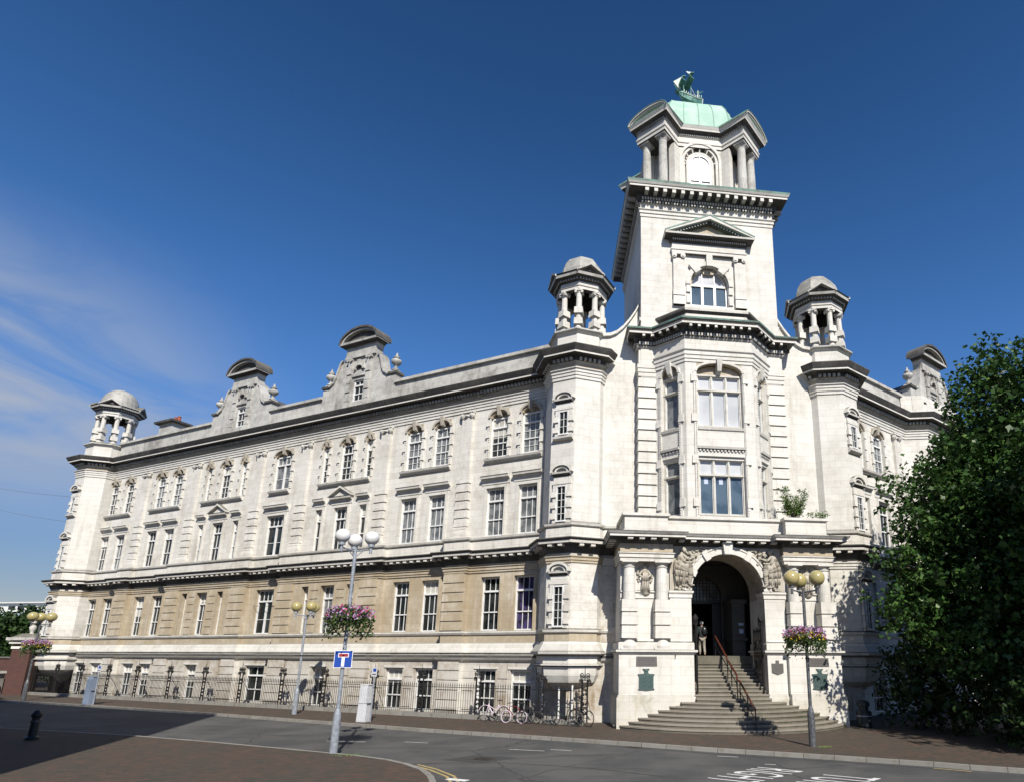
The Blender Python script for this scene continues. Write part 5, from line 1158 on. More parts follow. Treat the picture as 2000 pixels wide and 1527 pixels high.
# iron gates folded back in the arch
def gate(sg, lab):
    g = empty('iron_gate', (sg * 1.55, .9, 1.5)); tag(g, lab, 'gate', 'gates of the arched entrance')
    b = MB(); x = sg * 1.52
    for i in range(9): y = .55 + i * .14; b.tube((x, y, 1.75 + i * .05), (x, y, 4.15), .017, 'iron', 5); b.tube((x, y, 4.15), (x, y, 4.3), .026, 'iron', 5, .002)
    for z in (2.2, 3.0, 4.1): b.tube((x, .5, z), (x, 1.72, z + .0), .022, 'iron', 5)
    b.tube((x, .5, 1.4), (x, .5, 4.5), .045, 'iron', 8); b.ball((x, .5, 4.58), .09, 'iron', 8, 6)
    for z in (2.6, 3.5): 
        for yy in (.8, 1.2, 1.55): 
            b.path([Vector((x, yy + .12 * cos(t * pi / 5), z + .22 * sin(t * pi / 5))) for t in range(11)], .014, 'iron', 4)
    o = b.obj('gate_leaf', g); o.location = -Vector(g.location)
    h = MB(); h.lathe((x, .62, 0), [(.05, 4.3), (.12, 4.38), (.12, 4.62), (.15, 4.66), (.02, 4.85)], 8, 'iron'); o = h.obj('lantern', g); o.location = -Vector(g.location)
gate(-1, 'black iron gate leaf folded back against the left side of the arched entrance'); gate(1, 'black iron gate leaf folded back against the right side of the arched entrance')
# plaques
def plaque(x, z, wd, h, y, kind, m, name, lab, grp):
    b = MB()
    if kind == 'rect':
        b.box(FF, -x - wd / 2, -x + wd / 2, -y, -y + .03, z - h / 2, z + h / 2, m, taper=.01)
        for i in range(4): zz = z + h * (.3 - .2 * i); b.box(FF, -x - wd * .4, -x + wd * .4, -y + .03, -y + .034, zz - .012, zz + .012, 'plaque')
    elif kind == 'crest':
        q = [(-.5, .42), (-.16, .44), (-.10, .56), (-.22, .74), (.22, .74), (.10, .56), (.16, .44), (.5, .42), (.5, .36), (.44, .30), (.44, -.42), (.5, -.5), (.3, -.52), (0, -.56), (-.3, -.52), (-.5, -.5), (-.44, -.42), (-.44, .30), (-.5, .36)]
        b.plate(FF, [(-x + a * wd, z + c * h) for a, c in q], -y, -y + .045, m); b.ball((x, y - .03, z + .62 * h), .07, m, 8, 6, (1, .5, 1))
        for i in range(9): zz = z + h * (.26 - .082 * i); b.box(FF, -x - wd * .36, -x + wd * .36, -y + .045, -y + .052, zz - .01, zz + .01, m)
    else:
        q = [(-.5, .34), (-.14, .34), (-.14, .6), (.14, .6), (.14, .34), (.5, .34), (.5, -.42), (0, -.6), (-.5, -.42)]
        b.plate(FF, [(-x + a * wd, z + c * h) for a, c in q], -y, -y + .035, m)
        for i in range(5): zz = z + h * (.2 - .13 * i); b.box(FF, -x - wd * .4, -x + wd * .4, -y + .035, -y + .04, zz - .01, zz + .01, m)
    return tag(b.obj(name), lab, 'plaque', grp)
G = 'bronze plaques on the entrance pedestals'
plaque(-3.84, 2.76, .92, .40, .12, 'rect', 'plaque', 'wall_plaque', 'brown rectangular plaque left of the entrance, above the green shield', G)
plaque(-3.86, 1.93, .72, .70, .12, 'crest', 'bronze', 'memorial_tablet', 'dark green shield-shaped memorial tablet left of the entrance steps', G)
plaque(3.98, 2.74, .92, .36, .12, 'rect', 'plaque', 'wall_plaque', 'brown rectangular plaque right of the entrance, above the green shield', G)
plaque(3.98, 1.93, .74, .70, .12, 'crest', 'bronze', 'memorial_tablet', 'green shield-shaped memorial tablet behind the street lamp on the right', G)
plaque(2.12, 2.5, .54, .52, .34, 'shield', 'plaque', 'wall_plaque', 'small dark pointed plaque on the right jamb of the entrance', G)
b = MB(); b.box(FF, -1.68, -1.42, -3.6, -3.59, 4.5, 4.62, 'paper'); b.box(FF, -1.66, -1.44, -3.6, -3.585, 4.1, 4.32, 'paper'); tag(b.obj('paper_notice'), 'pale paper notices pinned inside the entrance', 'notice')
# weathervane ship
sh = empty('ship_weathervane', (.2, 5.8, 37.25)); tag(sh, 'green copper sailing ship weathervane on top of the tower dome', 'weathervane')
yaw = radians(12)
def SP(x, y, z): return Vector(((x * cos(yaw) - y * sin(yaw)) * .92, x * sin(yaw) + y * cos(yaw), z * .90 + .1))
hl = MB(); st_ = [(-.92, .86, .28, .14), (-.75, .66, .34, .2), (-.45, .38, .24, .3), (0, .30, .12, .36), (.4, .36, .16, .34), (.65, .42, .36, .28), (.78, .5, .5, .2)]
rings = []
for x, keel, sheer, hw in [(-.95, 2.22, 2.55, .04), (-.8, 1.9, 2.48, .16), (-.5, 1.66, 2.34, .27), (-.1, 1.56, 2.2, .33), (.3, 1.55, 2.16, .33), (.6, 1.6, 2.3, .28), (.8, 1.68, 2.5, .22)]:
    m_ = (keel + sheer) / 2; rings.append([SP(x, 0, keel), SP(x, hw * .8, keel + (m_ - keel) * .5), SP(x, hw, m_ + .05), SP(x, hw * .9, sheer), SP(x, -hw * .9, sheer), SP(x, -hw, m_ + .05), SP(x, -hw * .8, keel + (m_ - keel) * .5)])
vs = [v for r0 in rings for v in r0]; n = 7
hl.add(vs, [(j * n + i, j * n + (i + 1) % n, (j + 1) * n + (i + 1) % n, (j + 1) * n + i) for j in range(6) for i in range(n)] + [tuple(range(n)), tuple(range(42, 49))], 'copper_dark')
for i in range(9): x = -.7 + i * .17; hl.tube(SP(x, -.34, 2.05 + .04 * abs(i - 4)), SP(x, -.34, 2.2 + .05 * abs(i - 4)), .03, 'copper_pale', 5)
hl.path([SP(-.9, -.1, 2.4), SP(-.5, -.3, 2.14), SP(.3, -.36, 2.0), SP(.8, -.24, 2.2)], .04, 'copper_pale', 5)
hl.path([SP(.82, 0, 1.6), SP(.95, 0, 2.55)], .05, 'copper_pale', 5)
o = hl.obj('hull', sh)
mk = MB(); mk.tube(SP(0, 0, 0), SP(0, 0, 4.1), .05, 'copper_dark', 8, .03); mk.tube(SP(0, 0, 4.1), SP(0, 0, 4.75), .02, 'copper_pale', 5); mk.tube(SP(-.55, 0, 2.2), SP(-.6, 0, 3.7), .035, 'copper_dark', 6); mk.tube(SP(.55, 0, 2.2), SP(.58, 0, 3.2), .035, 'copper_pale', 6)
mk.tube(SP(-.9, 0, 2.4), SP(-1.35, 0, 3.0), .03, 'copper_dark', 5); mk.tube(SP(.0, 0, 3.3), SP(.4, -.15, 2.2), .012, 'copper_pale', 4); mk.tube(SP(.0, 0, 3.3), SP(.3, .2, 2.2), .012, 'copper_pale', 4); mk.obj('mast', sh)
def sail(x, z, wd, h, bulge, m):
    s_ = MB(); nu, nv = 8, 6; vs = []
    for j in range(nv + 1):
        for i in range(nu + 1):
            u, v = i / nu - .5, j / nv - .5; b_ = bulge * (1 - (2 * v) ** 2); yy = u * wd; vs.append(SP(x - b_, yy, z + v * h))
    s_.add(vs, [(j * (nu + 1) + i, j * (nu + 1) + i + 1, (j + 1) * (nu + 1) + i + 1, (j + 1) * (nu + 1) + i) for j in range(nv) for i in range(nu)], m)
    so = s_.obj('sail', sh); md = so.modifiers.new('th', 'SOLIDIFY'); md.thickness = .03
sail(-.1, 3.45, 1.5, .65, .38, 'copper_dark'); sail(-.7, 3.15, 1.2, .5, .3, 'copper_dark')
s_ = MB(); s_.add([SP(-1.4, -.02, 3.25), SP(-.75, -.05, 3.9), SP(-.85, -.02, 2.65), SP(-1.4, .02, 3.25), SP(-.75, -.01, 3.9), SP(-.85, .02, 2.65)], [(0, 1, 2), (3, 5, 4), (0, 3, 4, 1), (1, 4, 5, 2), (2, 5, 3, 0)], 'copper_pale'); s_.obj('sail', sh)
s_ = MB(); s_.add([SP(.3, -.02, 2.95), SP(1.05, 0, 3.35), SP(.75, .06, 3.0), SP(.3, .03, 2.98), SP(1.05, .04, 3.38), SP(.75, .1, 3.03)], [(0, 1, 2), (3, 5, 4), (0, 3, 4, 1), (1, 4, 5, 2), (2, 5, 3, 0)], 'copper_dark'); s_.obj('sail', sh)
s_ = MB(); s_.plate(Fr(1, 0, 0, -1), [(-.02, 4.1), (.02, 4.32), (-.3, 4.36), (-.2, 4.22)], 0, .02, 'copper_pale'); s_.obj('pennant', sh)

# ================= railings =================
def railing_panel(F, a, b, k, lab, solid=False):
    r = empty('iron_railing', F((a + b) / 2, k, 0)); tag(r, lab, 'railing', 'iron railings in front of the basement windows')
    m = MB(); m.box(F, a, b, k - .15, k + .15, -.02, .2, 'kerb', taper=.01); x = m.obj('kerb_base', r); x.location = -Vector(r.location)
    m = MB(); n = int((b - a - .3) / .135)
    for i in range(n + 1):
        s = a + .15 + (b - a - .3) * i / n; p = F(s, k, 0)
        m.tube((p.x, p.y, .2), (p.x, p.y, 1.5), .013, 'iron', 4); m.tube((p.x, p.y, 1.5), (p.x, p.y, 1.56), .024, 'iron', 4); m.tube((p.x, p.y, 1.56), (p.x, p.y, 1.68), .02, 'iron', 4, .001)
    x = m.obj('bar', r); x['kind'] = 'stuff' if n > 99 else 'part'; 
    if n <= 99: del x['kind']
    x.location = -Vector(r.location)
    m = MB()
    for z in (.34, 1.44): m.box(F, a + .05, b - .05, k - .018, k + .018, z - .014, z + .014, 'iron')
    x = m.obj('top_rail', r); x.location = -Vector(r.location)
def standard(F, s, k, lab):
    r = empty('iron_standard', F(s, k, 0)); tag(r, lab, 'railing post', 'scrolled iron standards between the railings')
    m = MB(); kk = k
    for q in (-.13, .13): p = F(s + q, kk, 0); m.tube((p.x, p.y, .1), (p.x, p.y, 1.95), .036, 'iron', 5)
    p = F(s, kk, 0); m.tube((p.x, p.y, 1.9), (p.x, p.y, 2.55), .032, 'iron', 5, .008)
    for z in (.3, 1.1, 1.9): m.tube(F(s - .15, kk, z), F(s + .15, kk, z), .016, 'iron', 4)
    x = m.obj('post', r); x.location = -Vector(r.location)
    m = MB()
    def scroll(cs, cz, r0, sg, turns=1.6, st=0):
        pts = []
        for i in range(18): t = i / 17; a = st + sg * t * turns * 2 * pi; rr_ = r0 * (1 - .75 * t); pts.append(F(cs + rr_ * cos(a), kk, cz + rr_ * sin(a)))
        m.path(pts, .024, 'iron', 4)
    for sg in (-1, 1):
        m = MB()
        scroll(s + sg * .15, 2.12, .13, sg, st=0 if sg < 0 else pi); scroll(s + sg * .22, 1.86, .10, -sg, st=0 if sg < 0 else pi); scroll(s + sg * .07, 1.5, .07, sg); scroll(s + sg * .07, .7, .07, -sg); scroll(s + sg * .07, 1.3, .06, -sg); scroll(s + sg * .07, .5, .06, sg); scroll(s + sg * .07, .9, .06, sg)
        m.path([F(s + sg * .10, kk, .4), F(s + sg * .10, kk, 2.1), F(s + sg * .2, kk, 2.12), F(s + sg * .22, kk, 1.86), F(s + sg * .1, kk, 1.8)], .02, 'iron', 4)
        x = m.obj('scrollwork', r); x.location = -Vector(r.location)
    m = MB()
    # back-stay running down to the area wall
    m.path([F(s, kk, 1.6), F(s + .1, kk - .5, 1.0), F(s + .1, kk - .9, .3)], .014, 'iron', 4)
    x = m.obj('back_stay', r); x.location = -Vector(r.location)
    # steady the post on the kerb
KR = 1.95; stds = [6.3, 8.55, 12.1, 15.65, 18.85, 22.5, 25.85, 29.4, 32.8, 36.3, 39.8, 43.1, 46.4, 49.6, 52.6]
ordn = ['first', 'second', 'third', 'fourth', 'fifth', 'sixth', 'seventh', 'eighth', 'ninth', 'tenth', 'eleventh', 'twelfth', 'thirteenth', 'fourteenth', 'fifteenth']
for i, s in enumerate(stds): standard(FL, s, KR, f'black wrought iron scrolled standard, {ordn[i]} along the railings from the entrance porch')
for i, (a, b_) in enumerate(zip(stds[:-1], stds[1:])): railing_panel(FL, a + .02, b_ - .02, KR, f'black spear-topped iron railing on a stone kerb, {ordn[i]} stretch from the entrance porch')
railing_panel(FL, 52.64, 56.2, KR, 'black spear-topped iron railing beside the brick gate pier')
# ================= street furniture =================
def local(o, root): o.location = -Vector(root.location) if False else o.location; return o
def lamp(pos, h, globe, polem, lab, basket=None, bz=3.6, rot=0., scale=1., sign=False, gr=.27):
    r = empty('street_lamp', (pos[0], pos[1], 0)); tag(r, lab, 'street lamp', 'three-globe street lamps')
    def put(mb, name, smooth=False, par=None):
        o = mb.obj(name, par or r, smooth=smooth); return o
    m = MB(); m.lathe((0, 0), [(.12, 0), (.12, 1.05), (.105, 1.15), (.06, 1.32), (.055, h - .35), (.05, h - .1)], 14, polem); m.box(WORLD, -.05, .05, -.125, -.11, .35, .8, polem)
    m.lathe((0, 0), [(.075, 2.9), (.075, 2.95)], 12, 'iron'); put(m, 'pole')
    m = MB(); R = .52
    for i in range(3):
        a = rot + 2 * pi * i / 3; c = Vector((R * cos(a), R * sin(a), h - .12)); m.tube((0, 0, h - .18), c, .028, polem, 6); m.tube((0, 0, h - .4), c * .5 + Vector((0, 0, (h - .22) * .5)), .016, polem, 5); m.tube(c - Vector((0, 0, .14)), c + Vector((0, 0, .05)), .05, polem, 8)
    put(m, 'arm')
    for i in range(3):
        a = rot + 2 * pi * i / 3; g = MB(); g.ball((R * cos(a), R * sin(a), h + .03 + gr), gr, globe, 24, 16); go = put(g, 'globe', True)
        g = MB(); g.lathe((R * cos(a), R * sin(a)), [(.11, h - .04), (.11, h + .06)], 12, polem); put(g, 'globe_collar')
    if basket:
        bw = .62; f = MB(); rd = random.Random(int(pos[0] * 10))
        m = MB(); m.lathe((0, 0), [(.1, bz - .28), (bw * .75, bz - .1), (bw * .8, bz)], 16, 'iron'); bo = put(m, 'hanging_basket')
        def scatter(n, mat, name, size, zlo, zhi, rmax, droop=False):
            f = MB(); vs = []; fs = []
            for i in range(n):
                a = rd.uniform(0, 2 * pi); q = sqrt(rd.random()); rr_ = rmax * q; top = .30 * sqrt(max(0, 1 - q * q)) + .02; z = bz + rd.uniform(zlo, zhi) + (top if zhi > 0 else 0) * rd.uniform(.4, 1)
                if droop and q > .6: z -= rd.random() ** 2 * .6
                c = Vector((rr_ * cos(a) * (1 + .12 * sin(3 * a)), rr_ * sin(a), z)); nrm = Vector((rd.uniform(-1, 1), rd.uniform(-1, 1), rd.uniform(-.3, 1))).normalized(); u = nrm.orthogonal().normalized(); v = nrm.cross(u); s = size * rd.uniform(.6, 1.3); b0 = len(vs)
                vs += [c + u * s, c + v * s * .7, c - u * s, c - v * s * .7]; fs.append((b0, b0 + 1, b0 + 2, b0 + 3))
            f.add(vs, fs, mat); return f.obj(name, bo, recalc=False)
        scatter(1500, 'leaf_basket', 'foliage', .055, -.22, .12, .74, True)
        scatter(620 if basket == 'pink' else 800, 'petal_purple', 'blossom', .036, -.16 if basket == 'pink' else -.04, .2, .76)
        if basket != 'pink': scatter(500, 'petal_yellow', 'blossom', .036, -.16, .06, .74); 
        scatter(180, 'petal_mag', 'blossom', .042, -.1, .2, .76)
    if sign:
        q = Fr(-cos(radians(12)), -sin(radians(12)), sin(radians(12)), -cos(radians(12)))
        s = MB(); s.box(q, -.27, .27, .09, .105, 2.58, 3.12, 'signwhite'); so = put(s, 'road_sign'); s = MB(); s.box(q, -.254, .254, .105, .109, 2.596, 3.104, 'blue'); s.obj('sign_face', so)
        s = MB(); s.box(q, -.045, .045, .109, .113, 2.62, 2.92, 'signwhite'); s.box(q, -.155, .155, .109, .1125, 2.905, 3.035, 'signwhite'); s.box(q, -.135, .135, .1125, .116, 2.925, 3.015, 'red'); s.obj('sign_symbol', so)
    return r
lamp((1.0, -5.58), 5.42, 'globe_amber', 'galv_dark', 'dark street lamp with yellowed globes and a mixed flower basket, by the steps', 'mixed', 3.62, radians(200), gr=.28)
lamp((-14.62, -5.5), 6.55, 'globe_white', 'galv', 'tall pale grey street lamp with white globes, pink flowers and a blue dead-end sign', 'pink', 4.15, radians(-8), sign=True, gr=.235)
lamp((-20.9, 7.9), 5.15, 'globe_amber', 'galv', 'slim street lamp without flowers, before the middle of the long left wing', None, 3.6, radians(190), gr=.26)
lamp((-41.55, 18.75), 5.0, 'globe_amber', 'galv_dark', 'dark street lamp with a yellowish flower basket at the far left corner', 'mixed', 3.45, radians(10), gr=.30)
# parking pillars
def pillar(x, y, h, m, lab, signh, d=(1, 0)):
    r = empty('ticket_pillar', (x, y, 0)); tag(r, lab, 'ticket machine', 'tapered steel ticket pillars on the pavement edge')
    a = radians(-20); F = Fr(-cos(a), -sin(a), sin(a), -cos(a)); b = MB()
    vs = [F(-.24, -.2, 0), F(.24, -.2, 0), F(.24, .2, 0), F(-.24, .2, 0), F(-.19, -.16, h), F(.19, -.16, h), F(.19, .16, h), F(-.19, .16, h)]
    b.add(vs, [(0, 3, 2, 1), (4, 5, 6, 7), (0, 1, 5, 4), (1, 2, 6, 5), (2, 3, 7, 6), (3, 0, 4, 7)], m)
    for i in range(5): x0 = -.2 + i * .09; b.box(F, x0, x0 + .03, .19 - .0, .215, .06, h - .1, m, taper=.004)
    b.box(F, -.275, .275, -.205, .205, .82, .835, 'galv'); b.box(F, -.22, .22, -.17, .17, h, h + .03, m, taper=.01); b.obj('cabinet', r)
    p = MB(); p.tube(F(-.36, 0, 0), F(-.36, 0, signh), .035, 'galv', 8); p.obj('post', r)
    s = MB(); s.box(F, -.5, -.22, .03, .05, signh - .42, signh - .02, 'pillar'); so = s.obj('parking_sign', r); s = MB(); s.box(F, -.46, -.30, .05, .054, signh - .2, signh - .06, 'blue'); s.box(F, -.46, -.27, .05, .054, signh - .34, signh - .3, 'iron'); s.obj('sign_print', so)
pillar(-16.4, 3.95, 1.62, 'pillar', 'pale grey tapered ticket pillar on the kerb behind the dead-end sign lamp', 2.42)
pillar(-35.4, 15.25, 1.6, 'shadedpillar', 'ticket pillar at the far end of the kerb, coloured slate-blue for shade', 2.3)
# litter bin and noticeboard in the tree's shade
r = empty('litter_bin', (5.75, -.2, 0)); tag(r, 'black round litter bin in deep shade right of the entrance', 'bin')
b = MB(); b.lathe((0, 0), [(.30, 0), (.33, .05), (.33, .62), (.30, .68)], 20, 'bin'); b.obj('body', r); b = MB(); b.lathe((0, 0), [(.2, .66), (.2, .86), (.27, .88), (.27, 1.02), (.2, 1.1), (.02, 1.14)], 18, 'bin'); b.obj('hood', r); b = MB(); b.lathe((0, 0), [(.335, .45), (.335, .5)], 20, 'galv'); b.obj('band', r)
# ---- bicycles ----
def bike(s, k, lab, colr, wheel=.34, fr=1., step=False, flip=1, lean=.10, z0=0., tyre='rubber', rot=0.):
    base = FL(s, k, 0); r = empty('bicycle', base); tag(r, lab, 'bicycle', 'bicycles leaning on the railings')
    d = FL.u * flip; nrm = FL.n
    if rot: c_, s_ = cos(rot), sin(rot); d = Vector((d.x * c_ - d.y * s_, d.x * s_ + d.y * c_, 0))
    def P(x, z, y=0.): z_ = z; return d * x + nrm * (y - z * lean) + Vector((0, 0, z_ + z0))
    wb = .52 * fr; side = d.cross(Vector((0, 0, 1))).normalized()
    for sx in (-1, 1):
        w_ = MB(); n = 24; R = wheel; c = P(sx * wb, R)
        up = (P(0, 1) - P(0, 0)).normalized()
        w_.path([c + d * R * cos(2 * pi * i / n) + up * R * sin(2 * pi * i / n) for i in range(n + 1)], .017, tyre, 6)
        wo = w_.obj('wheel', r); q = MB(); q.path([c + (d * cos(2 * pi * i / n) + up * sin(2 * pi * i / n)) * (R - .028) for i in range(n + 1)], .008, 'spoke', 4)
        for i in range(14): a = 2 * pi * i / 14; q.tube(c, c + (d * cos(a) + up * sin(a)) * (R - .03), .002, 'spoke', 3)
        q.tube(c - nrm * .04, c + nrm * .04, .025, 'chrome', 8); q.obj('spokes', wo)
        if step: f = MB(); f.path([c + (d * cos(a) + up * sin(a)) * (R + .035) for a in [radians(t) for t in range(20 if sx > 0 else 40, 200, 15)]], .018, colr, 5); f.obj('mudguard', r)
    m = MB(); bb = P(-.05, wheel - .03); st_ = P(-.22, wheel + .42); hd = P(.33 * fr, wheel + .46); hd2 = P(.37 * fr, wheel + .30)
    seat = P(-.26, wheel + .58); fa = P(wb, wheel); ra = P(-wb, wheel)
    m.tube(bb, st_, .017, colr, 6); m.tube(bb, hd2, .019, colr, 6)
    m.tube(st_ if not step else P(-.13, wheel + .16), hd if not step else hd2 + Vector((0, 0, .08)), .017, colr, 6)
    m.tube(hd, hd2, .02, colr, 6); m.path([hd2, P(.42 * fr, wheel + .1), fa], .014, colr, 6); m.tube(bb, ra, .011, colr, 5); m.tube(st_, ra, .011, colr, 5); m.obj('frame', r)
    m = MB(); top = P(.31 * fr, wheel + .60); m.tube(hd, top, .013, 'chrome', 5); m.path([top + nrm * .27 - d * .12, top + nrm * .25, top, top - nrm * .25, top - nrm * .27 - d * .12], .012, 'iron', 5); m.obj('handlebar', r)
    m = MB(); m.tube(st_, seat, .012, 'chrome', 5); m.ball(seat + Vector((0, 0, .03)) - d * .02, 1, 'rubber', 10, 6, (.13, .075, .03)); m.obj('saddle', r)
    m = MB(); m.tube(bb - nrm * .03, bb + nrm * .03, .085, 'iron', 12); m.tube(bb + nrm * .06, bb + nrm * .06 + d * .1 - Vector((0, 0, .13)), .01, 'chrome', 4); m.tube(bb - nrm * .06, bb - nrm * .06 - d * .1 + Vector((0, 0, .13)), .01, 'chrome', 4)
    m.tube(bb + nrm * .04 + d * .1 - Vector((0, 0, .13)), bb + nrm * .14 + d * .1 - Vector((0, 0, .13)), .02, 'rubber', 5); m.obj('crank', r)
    if not step: m = MB(); m.tube(bb + nrm * .05, ra + nrm * .05, .012, 'iron', 4); m.obj('chain', r)
    return r
bike(10.75, 2.50, 'pale pink ladies bicycle with mudguards, leftmost of the row at the railings', 'pinkwhite', .34, 1., True, 1, tyre='rubber')
bike(9.62, 2.52, 'small bicycle with a red and black frame and white tyres next to the pink one', 'bikered', .26, .82, False, 1, tyre='pinkwhite')
bike(8.95, 2.35, 'dark folding bicycle standing askew behind the small red one', 'bikeblack', .25, .7, False, -1, rot=.5)
bike(8.25, 2.62, 'black road bicycle with a level crossbar in the middle of the row', 'bikeblack', .345, 1.05, False, 1)
bike(6.95, 2.62, 'dark green bicycle with large wheels nearest the entrance porch', 'bikegreen', .35, 1.05, False, 1)
bike(6.30, 2.30, 'black bicycle half hidden behind the green one beside the porch', 'bikeblack', .33, .95, False, -1, rot=-.35)
# white posts carrying the cycle shelter line under the turret
for i, s in enumerate((7.15, 7.85, 8.75)):
    p = FL(s, 1.55, 0); m = MB(); m.tube((p.x, p.y, 0), (p.x, p.y, 1.9), .045, 'white', 8); tag(m.obj('white_post'), 'slim white post standing under the corbelled turret behind the railings', 'post', 'white posts behind the bicycles')
# ---- person climbing the steps ----
def skinned(name, joints, edges, mat, parent, sub=2):
    me = bpy.data.meshes.new(name); me.from_pydata([j[0] for j in joints], edges, []); o = bpy.data.objects.new(name, me); col.objects.link(o)
    sk = o.modifiers.new('skin', 'SKIN'); 
    for i, j in enumerate(joints): rx = j[1]; me.skin_vertices[0].data[i].radius = (rx, rx if len(j) < 3 else j[2])
    me.skin_vertices[0].data[0].use_root = True
    if sub: o.modifiers.new('sub', 'SUBSURF').levels = sub; o.modifiers['sub'].render_levels = sub
    bpy.context.view_layer.update(); ev = o.evaluated_get(bpy.context.evaluated_depsgraph_get()); m2 = bpy.data.meshes.new_from_object(ev); bpy.data.objects.remove(o)
    m2.materials.clear(); m2.materials.append(M[mat]); m2.polygons.foreach_set('use_smooth', [True] * len(m2.polygons)); m2.name = name
    o = bpy.data.objects.new(name, m2); col.objects.link(o); o.parent = parent; return o
def ensure_skin():
    pass
def person(pos, lab):
    r = empty('person', pos); tag(r, lab, 'person')
    J = []; Ed = []
    def j(x, y, z, rr_, p=None, r2=None):
        J.append(((x, y, z), rr_) if r2 is None else ((x, y, z), rr_, r2)); 
        if p is not None: Ed.append((p, len(J) - 1))
        return len(J) - 1
    pel = j(0, 0, .88, .13, None, .10); wa = j(0, .02, 1.03, .125, pel, .09); chs = j(0, .05, 1.24, .15, wa, .10); nk0 = j(0, .05, 1.40, .06, chs); nk = j(0, .06, 1.47, .05, nk0); hdv = j(0, .07, 1.56, .082, nk, .09); j(0, .07, 1.66, .07, hdv, .08)
    hands = []
    for sg, yk, zk, yf, zf in ((-1, .12, .50, .05, .10), (1, .02, .47, -.12, .07)):
        h = j(sg * .09, 0, .82, .085, pel); k_ = j(sg * .10, yk, zk, .058, h); a = j(sg * .10, yf, zf, .038, k_); f = j(sg * .105, yf + .13, zf - .05, .035, a); 
    for sg, ex, ey, ez, hx, hy, hz in ((-1, -.24, .0, 1.10, -.25, .08, .86), (1, .25, .06, 1.12, .26, .22, .98)):
        s_ = j(sg * .17, .05, 1.36, .055, chs); e = j(ex, ey, ez, .042, s_); w_ = j(hx, hy, hz + .02, .028, e); p = j(hx, hy + .02, hz - .06, .030, w_, .016); hands.append((sg, p, hx, hy + .02, hz - .06))
    for sg, p, x, y, z in hands:
        for q, (dx, L) in enumerate(((-.024, .055), (-.008, .07), (.008, .066), (.024, .05))): a = j(x + dx * .4, y + dx, z - .035, .0085, p); b = j(x + dx * .4, y + dx + .008, z - .035 - L * .5, .008, a); j(x + dx * .4, y + dx + .02, z - .035 - L, .007, b)
        a = j(x - sg * .01, y + .03, z + .0, .009, p); j(x - sg * .02, y + .045, z - .045, .008, a)
    skinned('body', J, Ed, 'skin', r)
    # jacket
    J = []; Ed = []; pel = j(0, 0, .80, .165, None, .135); wa = j(0, .02, 1.03, .155, pel, .12); chs = j(0, .05, 1.24, .175, wa, .13); j(0, .05, 1.41, .08, chs)
    for sg, ex, ey, ez, hx, hy, hz in ((-1, -.24, .0, 1.10, -.25, .08, .86), (1, .25, .06, 1.12, .26, .22, .98)): s_ = j(sg * .18, .05, 1.36, .075, chs); e = j(ex, ey, ez, .058, s_); j(hx, hy, hz + .02, .042, e)
    skinned('jacket', J, Ed, 'jacket', r)
    J = []; Ed = []; pel = j(0, 0, .88, .145, None, .12)
    for sg, yk, zk, yf, zf in ((-1, .12, .50, .05, .10), (1, .02, .47, -.12, .07)): h = j(sg * .09, 0, .80, .10, pel); k_ = j(sg * .10, yk, zk, .075, h); j(sg * .10, yf, zf + .03, .06, k_)
    skinned('trousers', J, Ed, 'trousers', r)
    m = MB(); m.ball((0, .055, 1.60), .098, 'hair', 14, 10, (.95, 1.05, 1.0)); m.obj('hair', r, smooth=True)
    for sg in (-1, 1): m = MB(); yf, zf = ((.05, .10) if sg < 0 else (-.12, .07)); m.ball((sg * .105, yf + .06, zf - .055), 1, 'rubber', 10, 6, (.05, .14, .045)); m.obj('shoe', r, smooth=True)
    m = MB(); m.ball((.1, -.14, 1.2), 1, 'bikeblack', 10, 8, (.14, .09, .2)); m.obj('backpack', r, smooth=True)
    m = MB()
    for sg in (-1, 1): m.ball((sg * .085, .07, 1.575), 1, 'skin', 6, 6, (.015, .025, .035))
    m.ball((0, .165, 1.57), 1, 'skin', 6, 6, (.016, .02, .03)); m.obj('ear_and_nose', r)
person((-.50, 3.55, 3.0), 'white-haired person in a dark jacket and beige trousers climbing the entrance steps, seen from behind')
